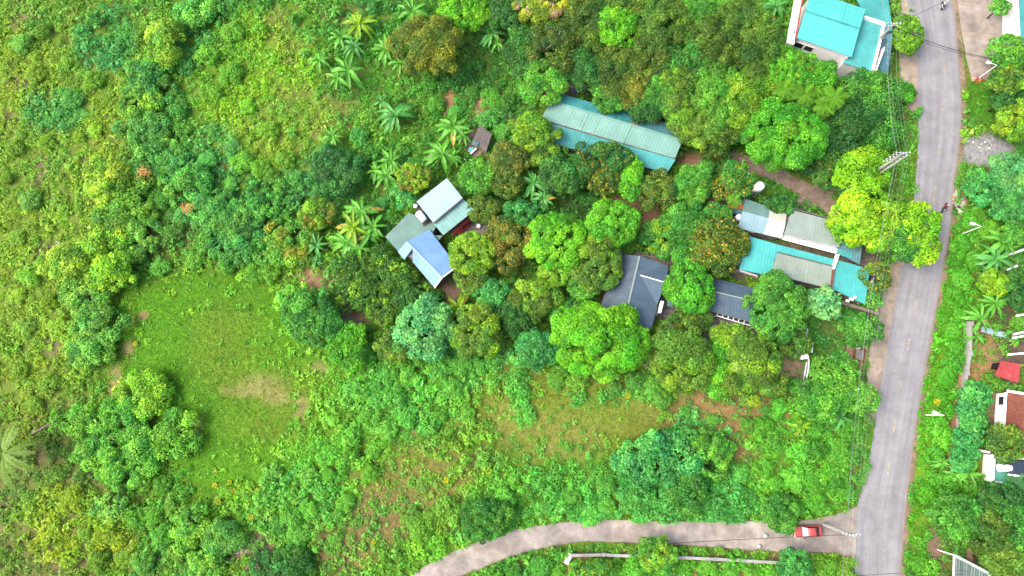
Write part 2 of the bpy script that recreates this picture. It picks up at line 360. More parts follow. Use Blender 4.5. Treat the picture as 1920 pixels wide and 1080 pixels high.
# ------------------------------------------------------------------ where nothing grows: roads, yards, roofs
ROAD_L = [(1640, -260), (1668, -130), (1700, 0), (1711, 50), (1718, 100), (1721, 150), (1722, 210), (1721, 270), (1717, 330), (1712, 390), (1703, 440), (1693, 485), (1683, 540), (1669, 620), (1657, 690), (1645, 760), (1635, 830), (1625, 880), (1612, 930), (1600, 985), (1600, 1030), (1603, 1080), (1606, 1160), (1610, 1300)]
ROAD_R = [(1730, -260), (1758, -130), (1786, 0), (1792, 50), (1797, 100), (1801, 150), (1803, 210), (1799, 270), (1791, 330), (1785, 390), (1780, 440), (1772, 485), (1762, 540), (1749, 620), (1736, 690), (1724, 760), (1713, 830), (1707, 880), (1701, 930), (1696, 985), (1692, 1030), (1688, 1080), (1684, 1160), (1680, 1300)]
LANE_T = [(700, 1140), (771, 1080), (805, 1057), (845, 1037), (880, 1022), (920, 1007), (960, 994), (1000, 987), (1050, 980), (1100, 976), (1160, 975), (1220, 977), (1290, 978), (1360, 978), (1430, 976), (1500, 976), (1560, 966), (1606, 950)]
LANE_B = [(800, 1140), (866, 1080), (892, 1070), (925, 1056), (955, 1044), (990, 1034), (1020, 1027), (1050, 1021), (1085, 1015), (1110, 1014), (1160, 1016), (1220, 1018), (1290, 1022), (1360, 1027), (1430, 1032), (1500, 1034), (1560, 1036), (1604, 1046)]
def smooth(pts, n=4):
    out = []
    P_ = [Vector(p) for p in pts]
    for i in range(len(P_)-1):
        p0, p1, p2, p3 = P_[max(i-1, 0)], P_[i], P_[i+1], P_[min(i+2, len(P_)-1)]
        for j in range(n):
            t = j/n
            out.append(.5*((2*p1)+(p2-p0)*t+(2*p0-5*p1+4*p2-p3)*t*t+(3*p1-p0-3*p2+p3)*t**3))
    return out+[P_[-1]]
def wl_(pts, z=0, n=4): return smooth([W(x, y, 0).xy for x, y in pts], n)
rl, rr = wl_(ROAD_L), wl_(ROAD_R); lt, lb = wl_(LANE_T), wl_(LANE_B)
def pip(poly, X, Y):
    ins = np.zeros(X.shape, bool); n = len(poly)
    for i in range(n):
        x0, y0 = poly[i][:2]; x1, y1 = poly[(i+1) % n][:2]
        if y0 == y1: continue
        c = ((y0 > Y) != (y1 > Y)) & (X < (x1-x0)*(Y-y0)/(y1-y0)+x0)
        ins ^= c
    return ins
KEEP = []
def keep(px_poly, z=0.0): KEEP.append([tuple(W(x, y, z).xy) for x, y in px_poly])
KEEP.append([tuple(p) for p in rl]+[tuple(p) for p in reversed(rr)])
KEEP.append([tuple(p) for p in lt]+[tuple(p) for p in reversed(lb)])
SHOULDER = [[(1684, 30), (1686, 100), (1690, 160), (1706, 215), (1722, 200), (1721, 150), (1718, 100), (1709, 40), (1700, 0), (1688, -30)],
            [(1652, 535), (1640, 600), (1628, 680), (1622, 740), (1634, 795), (1645, 760), (1657, 690), (1669, 620), (1683, 540), (1693, 485), (1672, 492)]]
YARD = [(1793, 0), (1803, 60), (1812, 110), (1822, 152), (1850, 148), (1872, 120), (1895, 80), (1905, 20), (1902, -40), (1795, -40)]
TRACK_T = [(1368, 281), (1420, 300), (1472, 322), (1522, 348), (1562, 374), (1578, 402)]; TRACK_B = [(1368, 300), (1412, 321), (1462, 345), (1510, 373), (1548, 398), (1556, 412)]
tt, tb = wl_(TRACK_T), wl_(TRACK_B); KEEP.append([tuple(p) for p in tt]+[tuple(p) for p in reversed(tb)])
keep([(1784, -40), (1812, -40), (1812, 60), (1824, 150), (1812, 170), (1800, 150)])
for q in SHOULDER+[YARD]: keep(q)
for q, z in (([(1494, 71), (1597, 107), (1635, 135), (1668, 135), (1670, 0), (1514, 0)], 3), ([(1042, 173), (1275, 237), (1280, 262), (1255, 324), (1005, 262), (1014, 222)], 2), ([(838, 334), (890, 393), (829, 443), (856, 500), (815, 540), (722, 444)], 2),
             ([(1165, 476), (1252, 497), (1222, 612), (1160, 600), (1122, 565)], 2), ([(1255, 500), (1416, 541), (1408, 603), (1256, 572)], 2), ([(1397, 372), (1575, 415), (1615, 465), (1632, 504), (1624, 570), (1380, 506), (1360, 400)], 2),
             ([(1876, 676), (1914, 683), (1910, 718), (1866, 703)], 2), ([(1870, 735), (1940, 738), (1940, 840), (1870, 830)], 2), ([(1845, 852), (1940, 850), (1940, 910), (1843, 900)], 2), ([(1789, 1041), (1855, 1076), (1850, 1110), (1787, 1110)], 1), ([(893, 235), (920, 250), (912, 282), (884, 270)], 1)):
    keep(q, z)
KM = np.zeros(XX.shape, bool)
for q in KEEP: KM |= pip(q, XX, YY)
vden[KM] = 0

gcol *= .8; vcol = vcol*np.array([1.12, 1.25, 1.1])+np.array([0, 0, .002])
# ------------------------------------------------------------------ the ground: one sheet to the horizon
gx = np.concatenate([[-3000, -900, -300, -140], GX, [140, 300, 900, 3000]]); gy = np.concatenate([[-3000, -900, -300, -90], GY, [140, 300, 900, 3000]])
A, B = np.meshgrid(gx, gy); ny, nx = A.shape
ii = np.clip(np.round((A+100)/.5).astype(int), 0, len(GX)-1); jj = np.clip(np.round((B+36)/.5).astype(int), 0, len(GY)-1)
gc = gcol[jj, ii]
vv = np.stack([A.ravel(), B.ravel(), np.zeros(A.size)], 1)
idx = np.arange(A.size).reshape(ny, nx)
ff = np.stack([idx[:-1, :-1], idx[:-1, 1:], idx[1:, 1:], idx[1:, :-1]], -1).reshape(-1, 4)
me = bpy.data.meshes.new('ground'); me.vertices.add(len(vv)); me.vertices.foreach_set('co', vv.astype(np.float32).ravel())
me.loops.add(ff.size); me.loops.foreach_set('vertex_index', ff.astype(np.int32).ravel()); me.polygons.add(len(ff)); me.polygons.foreach_set('loop_start', np.arange(0, ff.size, 4, dtype=np.int32)); me.update(calc_edges=True)
at = me.attributes.new('Col', 'FLOAT_COLOR', 'POINT'); c4 = np.ones((A.size, 4), np.float32); c4[:, :3] = gc.reshape(-1, 3); at.data.foreach_set('color', c4.ravel())
gm = bpy.data.materials.new('earth_and_grass'); gm.use_nodes = True
N = gm.node_tree.nodes; L = gm.node_tree.links; b = N['Principled BSDF']; b.inputs['Roughness'].default_value = .95; b.inputs['Specular IOR Level'].default_value = .1
at = N.new('ShaderNodeAttribute'); at.attribute_name = 'Col'; tc = N.new('ShaderNodeTexCoord')
def noise_fac(scale, lo, hi, a, c, det=6):
    n = N.new('ShaderNodeTexNoise'); n.inputs['Scale'].default_value = scale; n.inputs['Detail'].default_value = det; n.inputs['Roughness'].default_value = .7; L.new(tc.outputs['Object'], n.inputs['Vector'])
    r = N.new('ShaderNodeMapRange'); r.inputs[1].default_value = lo; r.inputs[2].default_value = hi; r.inputs[3].default_value = a; r.inputs[4].default_value = c; L.new(n.outputs['Fac'], r.inputs[0]); return r.outputs[0]
def mul(x, y):
    q = N.new('ShaderNodeMix'); q.data_type = 'RGBA'; q.blend_type = 'MULTIPLY'; q.inputs[0].default_value = 1; L.new(x, q.inputs[6]); L.new(y, q.inputs[7]); return q.outputs[2]
o1 = mul(mul(at.outputs['Color'], noise_fac(1.3, .3, .7, .6, 1.35)), noise_fac(.25, .3, .7, .8, 1.2))
q = N.new('ShaderNodeMix'); q.data_type = 'RGBA'; L.new(noise_fac(.5, .55, .75, 0, .45), q.inputs[0]); L.new(o1, q.inputs[6]); q.inputs[7].default_value = (.085, .08, .024, 1)
L.new(q.outputs[2], b.inputs['Base Color'])
bp = N.new('ShaderNodeBump'); bp.inputs['Strength'].default_value = .8; bp.inputs['Distance'].default_value = .15
nb = N.new('ShaderNodeTexNoise'); nb.inputs['Scale'].default_value = 3.5; nb.inputs['Detail'].default_value = 6; L.new(tc.outputs['Object'], nb.inputs['Vector']); L.new(nb.outputs['Fac'], bp.inputs['Height']); L.new(bp.outputs[0], b.inputs['Normal'])
me.materials.append(gm); g_o = bpy.data.objects.new('ground', me); COL.objects.link(g_o); g_o['kind'] = 'structure'

# ------------------------------------------------------------------ main road: asphalt ribbon with worn wheel tracks
def ribbon(name, L_, R_, z, mat, across=8):
    V = []; F = []; UV = []; s = 0
    for i, (a, c) in enumerate(zip(L_, R_)):
        if i: s += (Vector(a)-Vector(L_[i-1])).length
        for j in range(across+1):
            t = j/across; p = Vector(a).lerp(Vector(c), t); V.append((p.x, p.y, z+.05*math.sin(math.pi*t))); UV.append((t, s))
    w = across+1
    for i in range(len(L_)-1):
        for j in range(across): F.append((i*w+j, i*w+j+1, (i+1)*w+j+1, (i+1)*w+j))
    me = mesh_of(name, V, F, True); uv = me.uv_layers.new(name='along')
    for l in me.loops: uv.data[l.index].uv = UV[l.vertex_index]
    me.materials.append(mat); o = bpy.data.objects.new(name, me); COL.objects.link(o); o['kind'] = 'structure'; ORG[o.name] = Vector((0, 0, 0)); return o
am = bpy.data.materials.new('worn_asphalt'); am.use_nodes = True
N = am.node_tree.nodes; L = am.node_tree.links; b = N['Principled BSDF']; b.inputs['Roughness'].default_value = .9; b.inputs['Specular IOR Level'].default_value = .2
tc = N.new('ShaderNodeTexCoord'); uvn = N.new('ShaderNodeUVMap'); uvn.uv_map = 'along'
mp = N.new('ShaderNodeMapping'); mp.inputs['Scale'].default_value = (9, .05, 1); L.new(uvn.outputs[0], mp.inputs[0])
ns = N.new('ShaderNodeTexNoise'); ns.inputs['Scale'].default_value = 1; ns.inputs['Detail'].default_value = 3; L.new(mp.outputs[0], ns.inputs['Vector'])
rs = N.new('ShaderNodeMapRange'); rs.inputs[1].default_value = .35; rs.inputs[2].default_value = .65; rs.inputs[3].default_value = .87; rs.inputs[4].default_value = 1.08; L.new(ns.outputs['Fac'], rs.inputs[0])
bc = N.new('ShaderNodeRGB'); bc.outputs[0].default_value = (.176, .175, .186, 1)
o1 = mul(mul(bc.outputs[0], rs.outputs[0]), noise_fac(.3, .3, .7, .76, 1.14)); o1 = mul(o1, noise_fac(6, .3, .7, .9, 1.1))
sx = N.new('ShaderNodeSeparateXYZ'); L.new(uvn.outputs[0], sx.inputs[0])
ed = N.new('ShaderNodeMapRange'); ed.inputs[1].default_value = .90; ed.inputs[2].default_value = 1.0; L.new(sx.outputs[0], ed.inputs[0])
nd = N.new('ShaderNodeMath'); nd.operation = 'MULTIPLY'; L.new(ed.outputs[0], nd.inputs[0]); L.new(noise_fac(1.2, .35, .6, 0, 1), nd.inputs[1])
q = N.new('ShaderNodeMix'); q.data_type = 'RGBA'; L.new(nd.outputs[0], q.inputs[0]); L.new(o1, q.inputs[6]); q.inputs[7].default_value = (.14, .115, .09, 1)
L.new(q.outputs[2], b.inputs['Base Color'])
road = ribbon('road', rl, rr, .03, am)
CONC = mk('weathered_concrete', (.33, .295, .27), .9, .28, .6, ((.24, .205, .175), .5, .5, .68), spec=.2, bump=.2)
TANC = mk('sandy_concrete', (.36, .30, .24), .9, .22, .8, ((.22, .19, .15), .6, .5, .68), spec=.2, bump=.2)
EARTH = mk('packed_earth', (.24, .18, .13), .95, .3, 1.2, ((.13, .12, .05), .8, .5, .65), spec=.1)
# dirt shoulder east of the asphalt
off = [(x+9, y) for x, y in ROAD_R]
sh = ribbon('road_shoulder', [p.lerp(q_, -.02) for p, q_ in zip(rr, wl_(off))], wl_(off), .008, EARTH, 2)
DIRT = mk('grey_dirt', (.25, .20, .165), .95, .35, 1.0, ((.19, .125, .085), .7, .48, .62), spec=.1)
track = ribbon('dirt_track', tt, tb, .006, DIRT, 4)
# worn centre dashes and edge ticks
PAINT = mk('worn_yellow_paint', (.44, .38, .25), .8, .35, 6, ((.2, .19, .19), 5, .5, .6), spec=.2)
def dash(x0, y0, x1, y1, w):
    a, c = W(x0, y0), W(x1, y1); a.z = c.z = .094; d = (c-a).normalized(); s = Vector((-d.y, d.x, 0))*w/2
    V, F = [a-s, a+s, c+s, c-s], [(0, 1, 2, 3)]
    part(road, 'lane_dash', (V, F), PAINT)
for q in ((1761, 274, 1759, 290), (1753, 346, 1751, 368), (1750, 372, 1749, 382), (1718, 563, 1714, 584), (1705, 635, 1701, 658), (1690, 715, 1687, 735), (1679, 788, 1675, 810), (1667, 865, 1664, 890), (1770, 120, 1769, 140), (1768, 195, 1767, 214)):
    dash(*q, .2)
for k in range(7): dash(1629-k*1.4, 868+7.6*k, 1635-k*1.4, 868.6+7.6*k, .22)
# concrete lane laid in slabs
lane = ribbon('lane_bed', lt, [p.lerp(q_, 1.04) for p, q_ in zip(lt, lb)], .006, EARTH, 2)
seg = []; acc = 0; start = 0
r2 = random.Random(3)
for i in range(1, len(lt)):
    acc += (lt[i]-lt[i-1]).length
    if acc > 3.6 or i == len(lt)-1: seg.append((start, i)); start = i; acc = 0
for a, e in seg:
    P0 = [lt[k] for k in range(a, e+1)]; P1 = [lb[k] for k in range(a, e+1)]
    g = .012
    P0[0] = P0[0].lerp(P0[1], g); P1[0] = P1[0].lerp(P1[1], g)
    poly = [tuple(p) for p in P1]+[tuple(p) for p in reversed(P0)]
    v = r2.uniform(.86, 1.16)
    part(lane, 'slab', prism(poly, .0, .085+r2.uniform(-.008, .008)), CONC, color=(v, v*r2.uniform(.97, 1.02), v*r2.uniform(.96, 1.03)))
# concrete aprons west of the road and the yard opposite
def slabs(name, polys, mat, z, outline):
    base = None
    for poly in polys:
        p = [tuple(W(x, y).xy) for x, y in poly]
        if base is None:
            base = part(None, name, prism([tuple(W(x, y).xy) for x, y in outline], -.02, .012), TANC); base['kind'] = 'structure'
        c = np.mean(np.array(p), 0); q = [tuple(c+(np.array(t)-c)*.995) for t in p]; v = r2.uniform(.85, 1.15)
        part(base, 'slab', prism(q, 0, z+r2.uniform(0, .012)), mat, color=(v, v*.99, v*.97))
slabs('apron', [[(1690, 0), (1700, 0), (1711, 50), (1690, 52)], [(1688, 54), (1711, 54), (1718, 100), (1690, 102)], [(1688, 104), (1719, 104), (1721, 150), (1692, 152)], [(1694, 154), (1721, 154), (1722, 205), (1708, 212)]], TANC, .03, SHOULDER[0])
slabs('apron', [[(1672, 494), (1692, 488), (1683, 540), (1656, 536)], [(1655, 540), (1682, 543), (1670, 612), (1643, 606)], [(1642, 610), (1669, 616), (1657, 688), (1630, 680)], [(1629, 684), (1656, 692), (1646, 756), (1623, 742)], [(1623, 746), (1645, 760), (1636, 800), (1628, 790)]], TANC, .03, SHOULDER[1])
slabs('yard', [[(1796, -40), (1850, -40), (1850, 8), (1796, 2)], [(1852, -40), (1902, -40), (1904, 14), (1852, 8)], [(1797, 6), (1850, 11), (1850, 64), (1805, 58)], [(1852, 12), (1904, 18), (1896, 76), (1852, 65)], [(1806, 63), (1850, 68), (1848, 118), (1813, 110)], [(1852, 69), (1892, 80), (1872, 118), (1852, 118)], [(1815, 114), (1868, 122), (1850, 146), (1823, 152)]], CONC, .03, YARD)
# ------------------------------------------------------------------ building materials
TURQ = mk('turquoise_metal_roof', (.085, .50, .47), .45, .10, .5, ((.12, .44, .42), .8, .5, .75), spec=.5)
TURQ2 = mk('faded_turquoise_metal', (.06, .31, .31), .5, .16, .6, ((.09, .34, .33), .9, .48, .7), spec=.4)
TURQ3 = mk('grimy_teal_metal', (.085, .21, .23), .6, .3, .9, ((.14, .17, .17), 1.2, .48, .66), spec=.3)
PALEG = mk('pale_green_metal_roof', (.19, .37, .32), .5, .10, .4, ((.16, .30, .26), .7, .5, .75), spec=.4)
PALEB = mk('pale_blue_metal_roof', (.31, .46, .52), .4, .08, .5, ((.25, .38, .43), .8, .52, .75), spec=.5)
GREENR = mk('greygreen_metal_roof', (.125, .24, .21), .45, .12, .5, ((.16, .27, .25), .6, .5, .7), spec=.5)
BLUER = mk('blue_metal_roof', (.17, .33, .64), .4, .10, .5, ((.22, .38, .66), .7, .5, .75), spec=.5)
SLATE = mk('slate_blue_roof', (.075, .115, .16), .55, .14, .8, ((.10, .145, .19), .9, .5, .72), spec=.4)
CREAM = mk('cream_metal_sheet', (.58, .60, .50), .5, .08, .5, ((.45, .45, .36), .8, .52, .75))
GREYR = mk('grey_metal_roof', (.26, .335, .30), .5, .10, .5, ((.21, .27, .24), .7, .5, .72), spec=.4)
RUST = mk('rusted_teal_metal', (.07, .24, .26), .6, .25, .8, ((.36, .15, .09), .33, .50, .54), spec=.3)
WHITE = mk('white_wall_paint', (1.1, 1.1, 1.1), .7, .08, .8, ((.75, .74, .72), .7, .55, .75))
GREYW = mk('grey_render', (.26, .245, .23), .85, .2, .8, ((.16, .15, .13), .6, .5, .7))
TANW = mk('brown_stained_wall', (.25, .21, .17), .9, .3, .7, ((.14, .12, .09), .5, .48, .66))
DARK = mk('painted_shed_shade', (.02, .02, .022), .5, .2)
GLASS = mk('dark_window_glass', (.03, .04, .05), .08, .1, spec=.8)
WMET = mk('white_painted_steel', (1.1, 1.1, 1.1), .45, .08)
STEEL = mk('stainless_steel', (1.2, 1.2, 1.2), .35, .06, 2, metal=.45)
GALV = mk('galvanised_steel', (.42, .43, .44), .45, .15, 3, metal=.5)
REDM = mk('red_metal_roof', (.40, .06, .065), .5, .15, .8, ((.50, .16, .15), .9, .55, .72))
REDP = mk('red_paint', (.42, .07, .06), .6, .2)
ORANGE = mk('orange_tarp', (.56, .22, .06), .8, .15)
BRICK = mk('red_brown_tile', (.22, .075, .05), .85, .28, 2.5, ((.12, .055, .045), 1.2, .5, .66))
BRICK_LIT = mk('lit_brown_tile', (.40, .14, .075), .85, .25, 2.5)
SHACK = mk('old_grey_sheet', (.13, .115, .11), .8, .25, 1.5)
BTARP = mk('blue_tarp', (.06, .20, .48), .7, .15)
TERR = mk('dark_roof_terrace', (.075, .07, .066), .9, .3, 2)
TEALF = mk('green_roof_coating', (.10, .38, .29), .7, .15, 1)
NAVY = mk('dark_blue_membrane', (.035, .05, .085), .5, .15)
WOOD = mk('weathered_wood', (.26, .21, .17), .85, .3, 3)
CONCP = mk('pole_concrete', (.46, .455, .44), .85, .15, 2)
BLACK = mk('black_cable', (.025, .025, .028), .6, .1)
REDBR = mk('earth_red_wall', (.33, .165, .10), .9, .3, 1.2, ((.2, .11, .07), 1, .5, .66))
WALLG = mk('grey_wall_coping', (.37, .365, .35), .9, .22, 1.5)

def wall_ring(parent, pts, z0, drop, mat, inset=.35):
    """walls below a roof outline; pts are world points with roof heights"""
    c = sum((Vector(p) for p in pts), Vector())/len(pts)
    poly = []; tops = []
    for p in pts:
        p = Vector(p); d = (c-p); d.z = 0; d = d.normalized()*inset*1.4; poly.append((p.x+d.x, p.y+d.y)); tops.append(p.z-drop)
    return part(parent, 'wall', prism(poly, z0, tops), mat)
def opening(parent, a, c, z0, w, h, kind='window', t=.5, mat=None, out=None):
    """door or window on the wall line a-c at fraction t"""
    a = Vector(a); c = Vector(c); a.z = c.z = 0; d = (c-a).normalized(); n = Vector((d.y, -d.x, 0))
    m_ = a.lerp(c, t)+n*(out if out is not None else .03); m_.z = z0+h/2; rz = math.atan2(d.y, d.x)
    f = part(parent, kind, box(m_, (w, .10, h), rz), mat or WMET)
    part(f, 'pane' if kind == 'window' else 'panel', box(m_+n*.045, (w-.16, .06, h-.16), rz), GLASS if kind == 'window' else (WOOD))
    if kind == 'door': part(f, 'handle', box(m_+n*.10+d*(w*.32), (.04, .06, .16), rz), GALV)
    return f

# --- turquoise house at the top right
o = W(1560, 60, 0)
H1 = thing('house', 'white two-storey house with bright turquoise metal roof beside the road at the top', 'house', o)
z = 6.3; zr = 7.0
sw, se = W(1494, 71, z), W(1597, 107, z); rw, re_ = W(1510, 21, zr), W(1612, 54, zr); nw, ne = W(1521, -17, z), W(1623, 17, z)
r1 = part(H1, 'roof', sheet(sw, se, re_, rw, .6, .03), TURQ); part(H1, 'roof', sheet(nw, ne, re_, rw, .6, .03), TURQ)
part(r1, 'ridge_cap', bar(rw+Vector((0, 0, .05)), re_+Vector((0, 0, .05)), .28, .06), TURQ2)
wall_ring(H1, [sw, se, ne, nw], 0, .12, WHITE, .3)
z2 = 5.2
a_, b_, c_, d_ = W(1581, 118, z2-.3), W(1634, 134, z2-.3), W(1655, 47, z2-.3), W(1617, 35, z2-.3); ra, rb = W(1604, 70, z2), W(1645, 84, z2)
part(H1, 'roof', sheet(a_, b_, rb, ra, .6, .03), TURQ2, color=(1.25, 1.22, 1.2)); part(H1, 'roof', sheet(d_, c_, rb, ra, .6, .03), TURQ2, color=(1.3, 1.25, 1.2))
wall_ring(H1, [a_, b_, c_, d_], 0, .15, WHITE, .25)
for p, q_ in ((b_, c_), (c_, d_)):
    part(H1, 'parapet', bar(Vector((p.x, p.y, z2-.05)), Vector((q_.x, q_.y, z2-.05)), .30, .9), WHITE)
sb = part(H1, 'signboard', bar(W(1655, 92, 5.0), W(1639, 136, 5.0), .16, 1.3), WMET)
p0, p1 = W(1652, 94, 5.67), W(1650, 99, 5.67); part(sb, 'red_emblem', bar(p0, p1, .14, .04), REDP)
for t in (.35, .5, .62, .75): part(sb, 'lettering', bar(W(1655, 92, 5.67).lerp(W(1639, 136, 5.67), t), W(1655, 92, 5.67).lerp(W(1639, 136, 5.67), t+.07), .08, .03), SHACK)
aw = 3.0
part(H1, 'awning', sheet(W(1585, -40, 3.5), W(1640, 62, 3.4), W(1674, 58, aw), W(1660, -40, aw), .5, .05), TURQ2, color=(1.25, 1.25, 1.2))
part(H1, 'awning', sheet(W(1642, 66, 3.35), W(1630, 138, 3.35), W(1665, 140, aw), W(1674, 62, aw), .5, .05), TURQ3, color=(1.5, 1.5, 1.5))
for px_, py_ in ((1671, 60), (1664, 138), (1660, 0)): part(H1, 'post', tube([W(px_, py_, 2.95)-Vector((0.2, 0, 2.95)), W(px_, py_, 2.95)-Vector((.2, 0, 0))], .06), GALV)
pw = part(H1, 'side_parapet', bar(W(1505, 0, 6.1)+Vector((0, 3, 0)), W(1481, 83, 6.1), 1.2, .5), WHITE)
part(pw, 'red_trim', bar(W(1512, 0, 6.4)+Vector((0, 3, 0)), W(1491, 74, 6.4), .22, .3), REDP)
for t in (.35, .7): part(pw, 'vent_slot', bar(W(1507, 0, 6.38).lerp(W(1484, 80, 6.38), t), W(1507, 0, 6.38).lerp(W(1484, 80, 6.38), t+.12), .16, .03), SHACK)
s0, s1 = sw+(ne-sw).normalized()*.3, se
opening(H1, sw.lerp(sw, 0), se, 3.6, 1.5, 1.3, 'window', .12, out=-.3); opening(H1, sw, se, 3.6, 1.5, 1.3, 'window', .3, out=-.3)

# --- long barn under the trees
B2 = thing('barn', 'long low barn with faded turquoise and pale green roof half hidden by trees', 'barn', W(1145, 250, 0))
nwp, nep = W(1042, 173, 3.2), W(1275, 238, 3.2); rw, re_ = W(1032, 189, 4.2), W(1280, 263, 4.2); mw, me_ = W(1014, 223, 3.5), W(1266, 297, 3.5); lw, le = W(1016, 227, 3.3), W(1267, 299, 3.3); bw, be = W(1005, 262, 2.5), W(1251, 324, 2.5)
def seg_sheet(a, c, d, e, t0, t1, mat, nm='roof', **k): return part(B2, nm, sheet(a.lerp(c, t0), a.lerp(c, t1), d.lerp(e, t1), d.lerp(e, t0), .5, .04), mat, **k)
seg_sheet(nwp, nep, rw, re_, 0, .36, TURQ2, color=(1.05, 1.05, 1.1)); seg_sheet(nwp, nep, rw, re_, .362, .62, TURQ2, color=(.7, .72, .75)); seg_sheet(nwp, nep, rw, re_, .622, 1, RUST)
seg_sheet(mw, me_, rw, re_, 0, .3, PALEG, color=(1.08, 1.1, 1.1)); seg_sheet(mw, me_, rw, re_, .302, .62, PALEG, color=(1.0, 1.04, 1.04)); seg_sheet(mw, me_, rw, re_, .622, 1, PALEG, color=(.93, .98, 1.0))
seg_sheet(bw, be, lw, le, 0, .3, TURQ2, 'lean_to_roof'); seg_sheet(bw, be, lw, le, .302, .66, TURQ2, 'lean_to_roof'); seg_sheet(bw, be, lw, le, .662, 1, TURQ2, 'lean_to_roof', color=(1.15, 1.15, 1.15))
wall_ring(B2, [nwp, nep, Vector((le.x, le.y, 3.2)), Vector((lw.x, lw.y, 3.2))], 0, .15, GREYW, .3)
wall_ring(B2, [lw, le, be, bw], 0, .15, GREYW, .3)
part(B2, 'ridge_cap', bar(rw+Vector((0, 0, .06)), re_+Vector((0, 0, .06)), .3, .06), PALEG)
for t in (.2, .5, .8): opening(B2, bw, be, 0, 1.1, 1.9, 'door', t, out=-.35)

# --- farmhouse with the blue roof
F3 = thing('farmhouse', 'farmhouse of joined roofs in pale blue, pale green, grey-green and bright blue', 'house', W(800, 440, 0))
z = 5.0
a_, b_, c_, d_ = W(838, 334, z), W(868, 372, z), W(813, 418, z-.35), W(781, 378, z-.35)
part(F3, 'upper_roof', sheet(a_, d_, c_, b_, .6, .03), PALEB); wall_ring(F3, [a_, b_, c_, d_], 0, .12, GREYW, .3)
part(F3, 'roof_edge', bar(b_+Vector((0, 0, -.12)), c_+Vector((0, 0, -.12)), .2, .3), SHACK)
zz = 4.3
e_, f_, g_, h_ = W(869, 374, zz), W(890, 394, zz-.3), W(831, 441, zz-.5), W(813, 419, zz-.2)
part(F3, 'porch_roof', sheet(e_, h_, g_, f_, .6, .03), PALEG, color=(1.25, 1.25, 1.35)); wall_ring(F3, [e_, f_, g_, h_], 0, .12, GREYW, .9)
z3 = 3.1
i_, j_, k_, l_ = W(766, 399, z3+.2), W(830, 441, z3+.2), W(748, 473, z3-.2), W(722, 444, z3-.2)
part(F3, 'low_roof', sheet(i_, W(822, 418, z3+.2), W(797, 460, z3+.1), l_, .6, .03), GREENR); part(F3, 'low_roof', sheet(W(800, 440, z3+.12), W(830, 442, z3+.15), W(812, 462, z3), W(748, 473, z3-.2), .6, .03), GREENR)
part(F3, 'low_roof', sheet(W(748, 419, z3), W(800, 455, z3), W(750, 475, z3-.2), l_+Vector((0, 0, -.01)), .6, .03), GREENR, color=(.95, .97, 1))
wall_ring(F3, [i_, W(822, 418, z3), W(812, 460, z3), W(748, 473, z3-.2), l_], 0, .2, GREYW, .3)
zb, zbr = 3.7, 4.5
r0, r1_ = W(762, 453, zbr), W(829, 521, zbr)
part(F3, 'blue_roof', sheet(W(805, 430, zb), W(857, 499, zb), r1_, r0, .5, .03), BLUER)
part(F3, 'blue_roof', sheet(W(746, 472, zb), W(758, 487, zb), W(773.5, 465.8, zbr), r0, .5, .03), BLUER, color=(.95, .97, 1))
part(F3, 'blue_roof', sheet(W(774, 491, zb), W(815, 540, zb), r1_, W(774, 466.3, zbr), .5, .03), BLUER, color=(1.0, 1.02, 1.02))
part(F3, 'ridge_cap', bar(r0+Vector((0, 0, .06)), r1_+Vector((0, 0, .06)), .3, .06), PALEB)
part(F3, 'gable_trim', bar(W(857, 500, zb), r1_, .14, .3), WMET); part(F3, 'gable_trim', bar(W(815, 540, zb), r1_, .14, .3), WMET)
wall_ring(F3, [W(805, 430, zb), W(857, 499, zb), W(815, 540, zb), W(774, 491, zb), W(757, 475, zb)], 0, .15, GREYW, .35)
opening(F3, W(815, 540, 0), W(857, 499, 0), 0, 1.0, 2.0, 'door', .5, out=-.4)
t_ = [W(777, 384, 3.42).xy, W(788, 381, 3.42).xy, W(812, 415, 3.42).xy, W(794, 424, 3.42).xy]
part(F3, 'terrace', prism([tuple(p) for p in t_], 3.25, 3.45), TERR)
part(F3, 'red_awning', sheet(W(846, 436, 2.6), W(882, 404, 2.6), W(884, 409, 2.2), W(849, 442, 2.2), .3, .03), REDP, color=(.8, .8, .8))
for t in (.1, .5, .9): part(F3, 'red_column', tube([Vector((*W(849, 440, 2.2).lerp(W(884, 408, 2.2), t).xy, 0)), W(849, 440, 2.2).lerp(W(884, 408, 2.2), t)], .11), REDP)
part(F3, 'red_step', box(W(868, 428, .15), (2.4, .9, .3), R(40)), REDP, color=(1.3, 1.1, 1))

